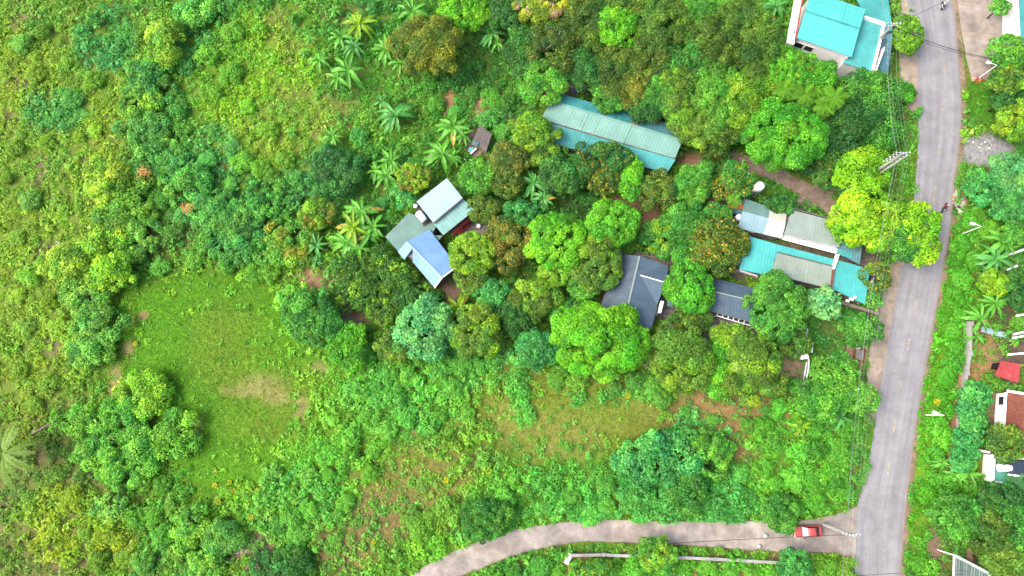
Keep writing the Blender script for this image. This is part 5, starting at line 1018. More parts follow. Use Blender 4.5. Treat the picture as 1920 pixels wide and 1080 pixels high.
TREES = [
 # north: belt of crowns above the barn
 (805, 80, 51, 47, 'fine', 'oliveb', 8, 'round olive-brown tree standing alone below the top banana clump', None),
 (870, 15, 48, 30, 'round', 'vivid', 6.5, 'bright green tree at the top edge beside the olive-brown tree', None),
 (950, 20, 34, 34, 'broad', 'dark', 6, 'dark green tree at the top edge left of the yellow tree', None),
 (1015, 6, 40, 26, 'fine', 'yellow', 8, 'yellow-flowering tree at the top edge', ((.45, .27, .2), .15)),
 (1040, 85, 44, 46, 'fine', 'olive', 8, 'olive tree with bare whitish branches poking from its crown', OR),
 (985, 95, 34, 50, 'broad', 'dark', 6.5, 'dark tree left of the tree with bare branches', None),
 (1105, 45, 34, 44, 'fine', 'olive', 8, 'olive tree just left of the vivid green crown', None),
 (1157, 48, 38, 40, 'round', 'vivid', 9, 'vivid green crown standing out among dull olive trees', None),
 (1075, 15, 34, 26, 'fine', 'olive', 7, 'olive tree right of the yellow-flowering tree', OR),
 (1175, 5, 46, 24, 'fine', 'olivel', 8, 'olive crown cut by the top edge above the vivid tree', None),
 (1240, 38, 46, 46, 'fine', 'olivel', 9, 'greyish olive crown right of the vivid green tree', None),
 (1300, 22, 48, 36, 'fine', 'midl', 8, 'mid green crown at the top between olive trees', None),
 (1345, 75, 52, 46, 'fine', 'olive', 9, 'broad olive crown at the heart of the northern tree belt', None),
 (1395, 40, 44, 44, 'fine', 'olivel', 8.5, 'pale olive crown left of the banana thicket at the top', None),
 (1425, 95, 40, 50, 'fine', 'olivel', 8.5, 'greyish olive crown left of the white house wall', None),
 (1168, 105, 42, 36, 'fine', 'olive', 7.5, 'brownish olive crown below the vivid green tree', OR),
 (1218, 100, 44, 40, 'fine', 'olive', 8, 'olive crown speckled brown right below the vivid tree', OR),
 (1285, 105, 46, 48, 'fine', 'mid', 8, 'darker green crown below the greyish olive tree', None),
 (1335, 128, 46, 38, 'fine', 'mid', 7.5, 'mid green crown speckled orange above the yellow-olive trees', OR),
 (1020, 150, 40, 42, 'broad', 'midl', 7, 'light green tree at the northwest corner of the barn', None),
 (1098, 125, 42, 42, 'broad', 'dark', 6.5, 'dark green tree just north of the barn', None),
 (1160, 140, 30, 44, 'fine', 'olive', 7, 'narrow olive tree north of the middle of the barn', OR),
 (1190, 160, 30, 34, 'fine', 'oliveb', 7, 'brown-olive crown close above the barn roof', None),
 (1214, 190, 38, 30, 'broad', 'dark', 6.5, 'dark crown overhanging the middle of the barn roof', None),
 (1145, 178, 32, 32, 'broad', 'mid', 6, 'mid green crown at the north eave of the barn', None),
 (1238, 170, 28, 42, 'broad', 'mid', 7, 'mid green crown north of the rusty end of the barn', None),
 (1270, 168, 32, 60, 'broad', 'olivel', 8, 'tall yellow-olive crown north of the rusty barn end', YL),
 (1335, 185, 44, 54, 'broad', 'midl', 8, 'light speckled green crown east of the yellow-olive crown', None),
 (1385, 185, 38, 58, 'broad', 'ygreen', 8, 'yellow-green crown left of the big bright tree', None),
 (1310, 230, 44, 40, 'broad', 'olivel', 7.5, 'olive crown at the east end of the barn', YL),
 (1360, 245, 40, 26, 'broad', 'olive', 6.5, 'small olive crown below the yellow-green crown', None),
 (1474, 252, 74, 60, 'round', 'vivid2', 9, 'big bright green tree with lumpy crown north of the dirt track', None),
 (1462, 118, 44, 40, 'round', 'vivid2', 8, 'green lumpy crown left of the white south wall of the turquoise house', None),
 (1500, 128, 42, 34, 'round', 'vivid2', 8, 'green crown right under the white wall of the turquoise house', YL),
 (1546, 138, 22, 24, 'round', 'vivid2', 7.5, 'small lumpy crown against the white wall of the turquoise house', None),
 (1420, 155, 34, 40, 'broad', 'ygreen', 7, 'yellow-green crown left of the areca palms', None),
 (1625, 165, 48, 36, 'airy', 'mid', 6.5, 'feathery dark green tree below the turquoise house front', None),
 (1660, 190, 32, 40, 'airy', 'mid', 6, 'feathery tree beside the cables right of the palms', None),
 (1618, 218, 46, 36, 'broad', 'dark', 6, 'dark olive tree below the feathery trees', None),
 (1580, 250, 34, 40, 'broad', 'dark2', 5.5, 'dark tree right of the big bright green tree', None),
 (1655, 250, 36, 34, 'airy', 'mid', 5.5, 'feathery green tree left of the twin pole', None),
 (1618, 318, 54, 44, 'puff', 'lime', 6, 'upper yellow-lime tree beside the twin pole', None),
 (1634, 409, 65, 58, 'puff', 'lime', 7.5, 'large yellow-lime tree between shed and road', None),
 (1728, 430, 34, 58, 'puff', 'lime', 7, 'yellow-lime tree leaning over the edge of the asphalt', None),
 (1690, 440, 34, 50, 'airy', 'mid', 7, 'dark green tree between the two yellow-lime crowns by the road', None),
 (1548, 316, 36, 30, 'broad', 'dark', 4.6, 'dark green tree between big bright tree and upper yellow-lime tree', OR),
 (1592, 347, 26, 22, 'broad', 'dark2', 4, 'small dark tree north of the shed at the dirt track', None),
 (1466, 381, 28, 19, 'broad', 'dark', 4, 'small dark tree just right of the water tower', None),
 (1646, 518, 27, 26, 'airy', 'olivel', 4.5, 'small olive-orange tree at the road in front of the turquoise shop', ORh),
 (1640, 563, 18, 14, 'airy', 'midl', 3.2, 'small bright bush-like tree at the corner of the turquoise shop', None),
 # centre: orchard between barn and slate house
 (1134, 293, 46, 32, 'broad', 'dark', 6.5, 'dark green crown in front of the barn lean-to', OR),
 (1185, 315, 20, 22, 'round', 'vivid', 5.5, 'small bright lime-green tree at the south eave of the barn', None),
 (1182, 345, 22, 28, 'round', 'vivid2', 5.5, 'narrow bright green tree below the barn', None),
 (1000, 245, 42, 30, 'broad', 'ygreen', 6, 'yellow-green tree at the west end of the barn lean-to', None),
 (1025, 285, 30, 24, 'broad', 'olivel', 5, 'yellow-olive tree below the west end of the barn', YL),
 (955, 298, 32, 28, 'fine', 'brown', 5.5, 'rusty brown tree right of the scrap heap', None),
 (945, 340, 30, 28, 'broad', 'olive', 5, 'olive tree right of the farmhouse upper roof', OR),
 (1055, 325, 42, 38, 'broad', 'dark', 6, 'dark tree in the middle of the orchard below the barn', None),
 (1135, 332, 32, 30, 'broad', 'olive', 5.5, 'olive tree with orange tips left of the narrow bright tree', ORh),
 (1235, 358, 36, 36, 'broad', 'olive', 5.5, 'olive-orange round tree beside the red earth path', OR),
 (1298, 345, 34, 32, 'broad', 'midl', 5.5, 'light green tree right of the red earth path', None),
 (1340, 272, 30, 20, 'broad', 'olive', 5, 'low olive tree left of the dirt track', OR),
 (1388, 337, 30, 30, 'broad', 'mid', 5, 'mid green tree with orange tips left of the water tower', ORh),
 (1365, 355, 24, 24, 'broad', 'olive', 4.6, 'small olive-orange tree beside the striped awning', ORh),
 (1350, 405, 26, 22, 'broad', 'mid', 4.5, 'mid green tree below the striped awning', OR),
 (1340, 440, 44, 38, 'broad', 'olive', 6, 'tree dotted with orange blossom left of the workshop', ORh),
 (1338, 480, 46, 32, 'broad', 'olive', 6, 'orange-dotted tree above the vivid round tree by the annex', ORh),
 (1390, 455, 16, 28, 'broad', 'olive', 4.6, 'small orange-dotted tree against the turquoise shop roof', ORh),
 (1290, 415, 36, 40, 'broad', 'mid', 5.5, 'mid green tree left of the orange-dotted trees', None),
 (1248, 440, 38, 38, 'broad', 'mid', 5, 'mid green tree above the slate roof', YL),
 (1285, 465, 26, 30, 'broad', 'midl', 4.8, 'small light green tree above the slate annex', None),
 (1145, 420, 51, 42, 'round', 'vivid2', 7, 'vivid green dome-shaped tree in the centre orchard', None),
 (1045, 452, 52, 52, 'round', 'vivid', 7.5, 'vivid yellow-green dome-shaped tree in the centre orchard', None),
 (1118, 490, 44, 52, 'round', 'olivel', 7, 'olive-green dome tree at the slate roof corner', YL),
 (1048, 515, 36, 20, 'round', 'ygreen', 5.5, 'low yellow-green crown below the yellow-green dome tree', None),
 (1095, 535, 30, 26, 'round', 'midl', 5, 'light green crown left of the slate roof', None),
 (985, 400, 34, 26, 'broad', 'tealb', 4.8, 'bluish green tree left of the vivid dome trees', None),
 (955, 455, 36, 48, 'fine', 'brown', 5.5, 'rusty brown and orange tree right of the yellow-lime round tree', ORh),
 (885, 473, 38, 40, 'round', 'ygreen', 6.5, 'yellow-lime round tree beside the blue roof', None),
 (905, 390, 28, 24, 'broad', 'olive', 4.4, 'small olive tree by the farmhouse porch', OR),
 (895, 330, 32, 34, 'airy', 'midl', 5, 'airy light green tree northeast of the farmhouse', None),
 (775, 331, 30, 26, 'round', 'ygreen', 5.5, 'round yellow-olive tree at the north corner of the farmhouse', ((.2, .2, .02), .3)),
 (760, 366, 22, 24, 'broad', 'teal', 4.2, 'small teal-green tree at the west corner of the upper farmhouse roof', None),
 (885, 520, 30, 30, 'broad', 'olivel', 5, 'yellowish tree below the yellow-lime round tree', OR),
 (921, 550, 33, 23, 'broad', 'teal', 5, 'flat teal-green crown east of the farmhouse', None),
 (1000, 560, 46, 36, 'broad', 'olive', 5.5, 'broad olive tree west of the slate house', YL),
 (960, 590, 34, 36, 'broad', 'dark', 5, 'dark green tree between the teal crown and the olive tree', None),
 (1060, 585, 28, 24, 'broad', 'mid', 4.6, 'mid green tree above the largest vivid tree', None),
 (895, 618, 42, 46, 'broad', 'olivel', 6.5, 'yellow-olive tree right of the mint-coloured tree', YL),
 (800, 615, 46, 58, 'star', 'mint', 6, 'mint-coloured tree with clustered pale leaves south of the farmhouse', None),
 (755, 630, 20, 22, 'star', 'mint', 4, 'small mint-coloured tree attached left of the large mint tree', None),
 (740, 650, 32, 28, 'broad', 'olivel', 4.4, 'yellowish olive tree left of the mint-coloured tree', None),
 (1130, 638, 86, 66, 'round', 'vivid', 9, 'largest vivid green tree with domed crown south of the slate house', None),
 (1060, 600, 22, 28, 'round', 'vivid2', 6, 'small vivid crown at the upper left of the largest vivid tree', None),
 (1202, 640, 18, 26, 'round', 'vivid', 6.5, 'small vivid crown at the right shoulder of the largest vivid tree', None),
 (1005, 655, 42, 40, 'broad', 'teal', 5, 'bluish green tree left of the largest vivid tree', None),
 (1278, 668, 56, 66, 'broad', 'olivel', 7.5, 'large olive tree right of the largest vivid tree', YL),
 (1300, 600, 36, 22, 'broad', 'olive', 5, 'small olive crown in front of the vivid round tree', None),
 (1346, 690, 24, 56, 'round', 'vivid2', 6, 'narrow bright green tree between two large olive trees', None),
 (1415, 688, 54, 60, 'broad', 'olivel', 7.5, 'large yellow-olive tree left of the sliding gate', YL),
 (1372, 632, 34, 22, 'broad', 'ygreen', 5.5, 'small yellow-green crown above the narrow bright tree', None),
 (1300, 538, 44, 45, 'round', 'vivid2', 6.5, 'vivid round tree between the slate house and its annex', None),
 (1462, 575, 55, 60, 'round', 'mid', 7, 'dense dark green round tree south of the turquoise shop', None),
 (1548, 568, 28, 30, 'star', 'mintp', 5, 'pale mint tree beside the dense dark round tree', None),
 (1615, 618, 36, 28, 'broad', 'mid', 4.5, 'green tree overhanging the apron below the turquoise shop', None),
 (1490, 640, 30, 30, 'airy', 'olivel', 4.5, 'yellowish airy tree beside the white gate pillar', None),
 (1570, 700, 46, 34, 'airy', 'midl', 5, 'feathery bright tree right of the sliding gate', None),
 (1600, 740, 42, 34, 'airy', 'midl', 5, 'feathery bright tree at the edge of the roadside apron', None),
 (1545, 755, 42, 36, 'airy', 'midl', 4.8, 'feathery green tree below the sliding gate', None),
 (1508, 735, 28, 26, 'airy', 'mid', 4, 'small feathery tree at the lower end of the sliding gate', None),
 # dark citrus garden by the farmhouse
 (660, 510, 34, 32, 'airy', 'citrus', 3.6, 'dark citrus tree nearest the banana clump by the farmhouse', (PAL['ygreen'], .22)),
 (705, 490, 34, 28, 'airy', 'citrus', 3.6, 'dark citrus tree at the corner of the grey-green roof', (PAL['ygreen'], .22)),
 (740, 520, 36, 30, 'airy', 'citrus', 3.8, 'dark citrus tree against the blue roof', (PAL['ygreen'], .22)),
 (690, 545, 36, 30, 'airy', 'citrus', 3.6, 'dark citrus tree in the middle of the citrus garden', (PAL['ygreen'], .2)),
 (770, 550, 34, 26, 'airy', 'citrus', 3.6, 'dark citrus tree south of the blue roof', (PAL['ygreen'], .22)),
 (720, 585, 36, 26, 'airy', 'citrus', 3.4, 'southernmost dark citrus tree beside the grey dirt patch', (PAL['ygreen'], .25)),
 (645, 555, 26, 26, 'airy', 'citrus', 3.2, 'dark citrus tree above the grey dirt patch', (PAL['ygreen'], .22)),
 # west: wood and thicket
 (545, 455, 46, 38, 'broad', 'olivel', 5.5, 'olive-yellow tree left of the tall banana clump', (PAL['oliveb'], .35)),
 (495, 375, 34, 34, 'broad', 'mid', 5, 'mid green tree in the western wood nearest the brush clearing', None),
 (590, 400, 30, 28, 'broad', 'ygreen', 4.2, 'yellow-green tree in the brush left of the bananas', (PAL['orange'], .3)),
 (625, 318, 38, 38, 'fine', 'blue', 4.6, 'hazy blue-green tree left of the farmhouse bananas', None),
 (440, 460, 40, 36, 'broad', 'tealb', 5, 'bluish tree at the lower edge of the western wood', None),
 (400, 395, 42, 38, 'broad', 'tealb', 5.5, 'bluish crown in the middle of the western wood', None),
 (455, 415, 36, 34, 'broad', 'dark', 5.5, 'dark crown right of the middle of the western wood', None),
 (350, 340, 42, 36, 'broad', 'midl', 5, 'light green crown at the top of the western wood', None),
 (295, 285, 40, 38, 'broad', 'tealb', 5, 'bluish crown above the small orange dead patch', None),
 (330, 300, 30, 28, 'broad', 'mid', 4.6, 'mid green crown at the northern end of the western wood', None),
 (250, 320, 34, 34, 'broad', 'dark', 4.6, 'dark tree right of the yellow bamboo clump on the west field', None),
 (490, 465, 30, 28, 'broad', 'mid', 4.8, 'mid green crown left of the olive-yellow tree', None),
 (230, 395, 44, 36, 'broad', 'mid', 4.6, 'green tree below the yellow bamboo clump on the west field', None),
 (250, 450, 40, 40, 'broad', 'mid', 4.4, 'green tree right above the yellow bamboo', None),
 (280, 150, 34, 50, 'broad', 'blue', 5.5, 'dark bluish tree beside the pale bamboo in the northwest', None),
 (308, 70, 26, 46, 'bamboo', 'bamboo', 6, 'pale yellow-green bamboo clump near the top left', None),
 (265, 155, 26, 24, 'broad', 'ygreen', 5, 'yellow-green tree left of the dark bluish tree', None),
 (268, 198, 36, 28, 'broad', 'ygreen', 4.6, 'yellow-green tree below the dark bluish tree', None),
 (268, 245, 44, 28, 'broad', 'tealb', 4.4, 'bluish bushy tree above the western wood', None),
 (370, 20, 40, 34, 'broad', 'midl', 4.4, 'light green tree at the top edge left of centre', None),
 (175, 35, 14, 14, 'broad', 'ygreen', 3, 'tiny yellow-green tree near the top left corner', None),
 (195, 335, 34, 42, 'bamboo', 'bamboo', 5.5, 'yellow bamboo clump at the right of the west field', None),
 (125, 490, 52, 34, 'bamboo', 'bamboo', 5.5, 'left part of the yellow-lime bamboo group in the west', None),
 (190, 460, 44, 30, 'bamboo', 'lime', 5.5, 'top part of the yellow-lime bamboo group in the west', None),
 (205, 505, 40, 34, 'bamboo', 'lime', 5.5, 'lower part of the yellow-lime bamboo group in the west', None),
 (155, 560, 46, 34, 'broad', 'tealb', 5.5, 'bluish crown directly below the yellow bamboo', None),
 (175, 610, 44, 36, 'broad', 'blue', 5.5, 'dark bluish crown at the west edge of the meadow', None),
 (165, 655, 44, 36, 'broad', 'tealb', 5, 'bluish crown at the lower west edge of the meadow', None),
 (270, 735, 54, 42, 'airy', 'ygreen', 5, 'light green crown pushing into the meadow from the west', None),
 (220, 790, 46, 40, 'airy', 'midl', 4.6, 'light green crown left of the dark crown at the meadow', None),
 (330, 812, 40, 44, 'airy', 'mid', 5, 'darker green crown at the lower west edge of the meadow', None),
 (150, 790, 46, 36, 'broad', 'vivid2', 4.6, 'vivid green tree above the coconut palm', None),
 (270, 830, 44, 36, 'airy', 'midl', 4.4, 'loose green crown below the light green crowns', None),
 (180, 845, 44, 30, 'broad', 'midl', 4.2, 'light green tree right of the coconut palm', None),
 (230, 890, 44, 30, 'broad', 'midl', 4, 'light green tree in the southwest thicket', None),
 (205, 955, 28, 22, 'broad', 'teal', 3.8, 'small teal tree in the southwest thicket', None),
 (575, 585, 46, 44, 'broad', 'mid', 5.5, 'mid green tree at the east edge of the meadow', None),
 (600, 620, 40, 34, 'broad', 'mid', 5, 'green tree left of the grey dirt patch', None),
 (545, 560, 30, 26, 'broad', 'midl', 4.4, 'light green tree at the upper east edge of the meadow', None),
 (650, 645, 34, 42, 'broad', 'vivid2', 4.6, 'bright green tree below the grey dirt patch', None),
 (410, 1010, 32, 26, 'fine', 'teal', 5, 'grey-teal round tree near the bottom left', None),
 (385, 1060, 30, 26, 'broad', 'midl', 4, 'bright green tree at the bottom edge left', None),
 (530, 1060, 46, 30, 'fine', 'blue', 4, 'dark hazy blue-green tree at the bottom edge', None),
 (350, 990, 30, 34, 'broad', 'mid', 4, 'mid green tree left of the grey-teal round tree', None),
 (912, 975, 38, 36, 'fine', 'mid', 4, 'dark green tree at the bend of the lane', None),
 (1240, 860, 74, 54, 'star', 'teal', 4.6, 'broad teal-green tree in the thicket north of the lane', None),
 (1330, 850, 40, 40, 'broad', 'midl', 4, 'light green tree right of the broad teal tree', None),
 (1290, 920, 44, 34, 'broad', 'mid', 4, 'green tree below the broad teal tree', None),
 (1235, 1042, 36, 30, 'broad', 'midl', 4, 'light green tree overhanging the lane wall', YL),
 (1112, 1072, 34, 22, 'broad', 'mid', 4, 'green tree south of the west end of the lane wall', YL),
 (1490, 1066, 28, 30, 'fine', 'teal', 4.4, 'teal-green tree at the east end of the lane wall', None),
 (1468, 965, 30, 30, 'fine', 'mid', 4, 'round green tree beside the red car', None),
 # east of the road
 (1706, 62, 24, 37, 'round', 'limed', 4.5, 'trimmed round green tree at the edge of the road at the top', None),
 (1700, 172, 15, 20, 'round', 'vivid2', 2.6, 'small trimmed green bush-like tree beside the road', None),
 (1878, 12, 16, 16, 'broad', 'midl', 4, 'light green crown over the concrete yard at the top edge', None),
 (1890, 95, 30, 34, 'broad', 'midl', 5, 'light green tree beside the upper street lamp', None),
 (1894, 148, 28, 26, 'broad', 'olivel', 5, 'yellowish green tree right of the upper street lamp', YL),
 (1884, 190, 22, 24, 'broad', 'dark', 4.4, 'dark tree right of the grass triangle', None),
 (1905, 225, 34, 34, 'broad', 'ygreen', 5, 'yellow-green tree at the right edge beside the gravel patch', None),
 (1893, 325, 28, 32, 'fine', 'mint', 4.4, 'pale mint tree at the right edge below the gravel patch', None),
 (1845, 350, 30, 32, 'broad', 'teal', 4, 'teal bushy tree right of the litter heap', None),
 (1898, 388, 28, 28, 'fine', 'teal', 4.2, 'teal tree at the right edge right of the litter heap', None),
 (1905, 440, 24, 24, 'broad', 'mid', 4.4, 'mid green tree at the right edge above the banana plants', None),
 (1870, 530, 30, 24, 'round', 'limed', 3.6, 'yellow-green bushy tree below the right-edge banana plants', None),
 (1910, 540, 20, 40, 'broad', 'dark', 4.4, 'dark green tree at the right edge', None),
 (1888, 830, 32, 34, 'airy', 'olivel', 5.5, 'airy olive tree covering the corner of the brown tiled roof', None),
 (1880, 945, 40, 34, 'broad', 'dark', 5, 'dark green tree below the green terrace', None),
 (1865, 1000, 34, 40, 'broad', 'olive', 6, 'olive tree above the white-framed canopy', None),
 (1905, 1000, 34, 44, 'broad', 'mid', 6, 'mid green tree at the right edge near the bottom', None),
 (1890, 1055, 40, 34, 'broad', 'olivel', 6, 'olive tree in the bottom right corner', None),
 (1800, 975, 40, 40, 'broad', 'mid', 5, 'mid green tree between road verge and lower right trees', None),
]
for t in TREES: tree(*t[:8], accent=t[8], bare='bare whitish' in t[7])
# patch of large-leaved teal plants beside the boundary wall: six countable crowns
for k, (x, y, a, c, l) in enumerate(((1832, 740, 26, 22, 'topmost'), (1822, 765, 24, 22, 'second'), (1828, 795, 26, 20, 'third'), (1818, 822, 24, 20, 'fourth'), (1812, 848, 22, 20, 'fifth'), (1806, 868, 20, 16, 'lowest'))):
    tree(x, y, a, c, 'star', 'teal', 3, f'{l} of the six teal large-leaved shrub trees beside the grey boundary wall', 'shrub_tree', 'teal shrub trees by the boundary wall')

# ------------------------------------------------------------------ shrubs: prototypes copied with their own place, size, colour
PROTO = []
for k in range(6):
    g = np.random.default_rng(50+k); sty = ('broad', 'fine', 'airy')[k % 3]; P, Nn, size, c, C = crown_arrays(1.5, 1.4, .85, (1, 1, 1), sty, g); P[:, 2] = np.maximum(P[:, 2]+.7, .05)
    c = np.exp(g.normal(0, .2, (len(P), 1)))*np.array([1, 1, 1])*(1+g.normal(0, .08, (len(P), 3)))
    me = quads('shrub', leaves(P, Nn, size*.85, .62, .14, g), np.clip(c, .3, 2.2)); me.materials.append(LEAF); PROTO.append(me)
SHR = [
 ('low bright shrub in the weed belt south of the mint tree', 'weed belt shrubs', [(690, 660), (720, 700), (770, 690), (820, 690), (870, 690), (660, 720), (700, 750), (750, 740), (800, 740), (850, 730), (900, 690), (930, 680), (770, 790), (820, 780), (870, 770), (720, 800), (680, 780)], ('vivid2', 'midl', 'teal')),
 ('leafy shrub in the thicket along the north edge of the lane', 'lane thicket shrubs', [(950, 930), (1000, 910), (1040, 930), (1080, 940), (1130, 910), (1130, 950), (1180, 930), (1190, 880), (1230, 945), (1280, 960), (1330, 950), (1370, 960), (1400, 930), (1340, 900), (1380, 890), (1430, 950), (1020, 950), (960, 970), (1100, 965), (1200, 965)], ('midl', 'vivid2', 'mid', 'teal')),
 ('bright shrub on the brown slope between meadow and lane', 'slope shrubs', [(610, 860), (650, 850), (690, 880), (620, 900), (570, 890), (550, 930), (580, 960), (540, 970), (640, 940), (600, 930), (780, 1000), (800, 960), (780, 970), (840, 950), (500, 930), (520, 990), (560, 1000), (660, 820), (700, 840), (640, 970), (620, 1010)], ('vivid2', 'midl', 'limed')),
 ('scrubby shrub in the western field', 'west field shrubs', [(40, 80), (90, 60), (60, 130), (120, 120), (30, 270), (90, 260), (150, 260), (50, 380), (120, 400), (40, 440), (60, 520), (30, 560), (90, 560), (50, 620), (110, 610), (40, 700), (100, 720), (60, 760), (20, 330), (140, 180), (180, 150), (180, 240)], ('ygreen', 'midl', 'limed', 'teal')),
 ('bushy shrub in the southwest thicket', 'southwest shrubs', [(110, 890), (60, 930), (130, 940), (90, 990), (160, 1000), (210, 1000), (250, 960), (270, 900), (290, 960), (240, 1040), (180, 1050), (300, 1010), (310, 900), (320, 950), (270, 1060), (120, 1050), (330, 1040), (290, 870)], ('bamboo', 'midl', 'ygreen', 'mid')),
 ('shrub in the brush between the western wood and the bananas', 'northwest brush shrubs', [(400, 180), (440, 140), (430, 60), (480, 60), (400, 250), (450, 300), (500, 250), (540, 300), (490, 320), (560, 340), (520, 400), (340, 200), (350, 130), (430, 350), (380, 300), (340, 250), (520, 340), (470, 200), (380, 100), (340, 400), (300, 380), (330, 430), (390, 450), (360, 480), (420, 500), (470, 510), (300, 500), (250, 520), (500, 510)], ('midl', 'teal', 'mid', 'vivid2')),
 ('shrub in the orchard between barn, farmhouse and slate house', 'orchard shrubs', [(820, 190), (800, 160), (850, 215), (880, 165), (910, 230), (940, 250), (930, 280), (930, 180), (960, 200), (700, 290), (690, 330), (670, 260), (710, 380), (600, 290), (640, 290), (870, 360), (910, 360), (940, 420), (990, 350), (1020, 410), (1090, 360), (1000, 430), (1110, 375), (1215, 330), (1260, 310), (1270, 380), (1320, 310), (1170, 460), (1210, 440), (1320, 400), (1010, 610), (950, 650), (930, 620), (860, 640), (840, 660), (1050, 680), (1090, 710), (1150, 720), (1190, 720), (1230, 730), (1240, 750), (1040, 710), (980, 690)], ('mid', 'midl', 'dark', 'teal')),
 ('green shrub on the rough ground below the gate', 'gate ground shrubs', [(1480, 720), (1460, 760), (1430, 800), (1400, 790), (1500, 790), (1540, 800), (1580, 800), (1610, 800), (1450, 830), (1490, 850), (1530, 850), (1570, 850), (1600, 860), (1440, 880), (1480, 900), (1520, 900), (1560, 910), (1590, 920), (1290, 770), (1340, 790), (1450, 910), (1530, 940), (1490, 940)], ('midl', 'mid', 'vivid2')),
 ('roadside shrub in the green verge east of the asphalt', 'verge shrubs', [(1840, 390), (1825, 420), (1800, 460), (1820, 480), (1790, 500), (1810, 520), (1790, 550), (1800, 590), (1780, 620), (1790, 650), (1780, 680), (1765, 710), (1770, 745), (1755, 800), (1765, 830), (1750, 860), (1745, 900), (1770, 900), (1740, 930), (1790, 910), (1760, 940), (1720, 1060), (1740, 1070), (1840, 420), (1850, 440)], ('midl', 'vivid2', 'mid')),
 ('shrub in the gardens at the right edge', 'garden shrubs', [(1850, 570), (1890, 560), (1905, 600), (1850, 900), (1830, 920), (1860, 930), (1820, 930), (1862, 715)], ('mid', 'olivel', 'midl')),
 ('bush in the strip south of the lane wall', 'south strip bushes', [(960, 1075), (1010, 1060), (1040, 1070), (1150, 1060), (1180, 1070), (1290, 1060), (1330, 1065), (1370, 1070), (1420, 1068), (1450, 1075), (1540, 1060), (1560, 1075), (1580, 1060), (930, 1078)], ('midl', 'vivid2', 'mid', 'limed')),
]
gs = np.random.default_rng(99); RS = random.Random(12)
TL = [(t[0], t[1], t[7]) for t in TREES]; USED = set()
def shrub_label(x, y, s, c, fallback):
    size = 'small' if s < .8 else ('low' if s < 1 else 'bushy')
    tone = 'yellowish' if c[0] > .62*c[1] else ('bluish green' if c[2] > .17*c[1] else ('dark green' if c[1] < .2 else 'bright green'))
    for tx, ty, l in sorted(TL, key=lambda q: (q[0]-x)**2+(q[1]-y)**2)[:6]:
        if math.hypot(tx-x, ty-y) > 170: break
        d = ('right of' if x > tx else 'left of') if abs(x-tx) > abs(y-ty) else ('below' if y > ty else 'above')
        lab = f'{size} {tone} shrub {d} the {l}'
        if len(lab.split()) <= 16 and (d, l) not in USED: USED.add((d, l)); return lab
    return fallback
for lab, grp, pts, cols in SHR:
    for (x, y) in pts:
        x += RS.uniform(-9, 9); y += RS.uniform(-8, 8); s = RS.uniform(.62, 1.15); p = W(x, y, .8*s)
        o = bpy.data.objects.new('shrub', RS.choice(PROTO)); COL.objects.link(o); o.location = (p.x, p.y, 0); o.rotation_euler = (0, 0, RS.uniform(0, 6.28)); o.scale = (s, s, s*RS.uniform(.8, 1.15))
        lc = at_map(vcol, np.array([p.x]), np.array([p.y]))[0]*1.15; c = np.clip(jitter_col(np.array(PAL[RS.choice(cols)])*.45+lc*.55, 1, gs, .14, .08)[0], 0, 1); o.color = (*c, 1); props(o, shrub_label(x, y, s, c, lab), 'shrub', grp)

# ------------------------------------------------------------------ banana plants: every leaf a part
def blade_mesh(L_, w_, droop, g, tear=.0):
    n = 9; V = []; C = []; F = []; cols = []
    for i in range(n+1):
        t = i/n; x = L_*(t*.92); z = L_*(.42*t-droop*t*t); wd_ = w_*(math.sin(math.pi*min(1, .10+t*.9))**.55)*(1 if t < .97 else .35)
        for s in (-1, -.06, .06, 1):
            V.append((x-abs(s)*.06, s*wd_*.5*(1+.12*g.normal()*(abs(s) > .5)), z+abs(s)*wd_*.22*(1-t*.4)))
    for i in range(n):
        for j in range(3):
            F.append((i*4+j, (i+1)*4+j, (i+1)*4+j+1, i*4+j+1)); cols.append((1.7, 1.5, 1.5) if j == 1 else tuple(np.array([1, 1, 1])*math.exp(g.normal()*.12)))
    me = mesh_of('leaf', V, F); at = me.attributes.new('Col', 'FLOAT_COLOR', 'FACE'); c4 = np.ones((len(F), 4), np.float32); c4[:, :3] = cols; at.data.foreach_set('color', c4.ravel()); me.materials.append(BLADE); return me
gb = np.random.default_rng(5)
BL = [blade_mesh(2.45, .50, d, gb) for d in (.35, .55, .75, .95)]+[blade_mesh(1.6, .5, .25, gb)]
STEM = mesh_of('stem', *tube([(0, 0, 0), (.04, 0, .8), (0, .03, 1.7)], [.17, .14, .09], 8), True); STEM.materials.append(mk('banana_stem', (.18, .24, .06), .6, .25, 3))
def banana(px_, py_, rpx, h, label, tint='g', group='banana plants'):
    p = W(px_, py_, h+.2); sc_ = rpx*scale_at(px_, py_, h)/1.85
    T = thing('banana_plant', label, 'banana plant', (p.x, p.y, 0), group)
    o = bpy.data.objects.new('stem', STEM); COL.objects.link(o); o.parent = T; o.scale = (1, 1, h/1.7)
    n = RS.randint(10, 13); a0 = RS.uniform(0, 6.28)
    for k in range(n):
        me = BL[RS.choice((0, 1, 1, 2, 2, 3)) if k < n-1 else 4]
        o = bpy.data.objects.new('leaf', me); COL.objects.link(o); o.parent = T; o.location = (0, 0, h-.1+.03*k)
        o.rotation_euler = (0, 0 if k < n-1 else -.7, a0+k*2.4+RS.uniform(-.25, .25)); s = sc_*RS.uniform(.8, 1.08); o.scale = (s, s*RS.uniform(.8, 1.1), s)
        c = (.10, .33, .035) if tint == 'g' else ((.19, .36, .02) if tint == 'y' else (.075, .28, .055))
        v = RS.uniform(.68, 1.12); c = [q*v for q in c]
        if k == 0 and RS.random() < .35: c = [.38, .30, .06]
        o.color = (*c, 1)
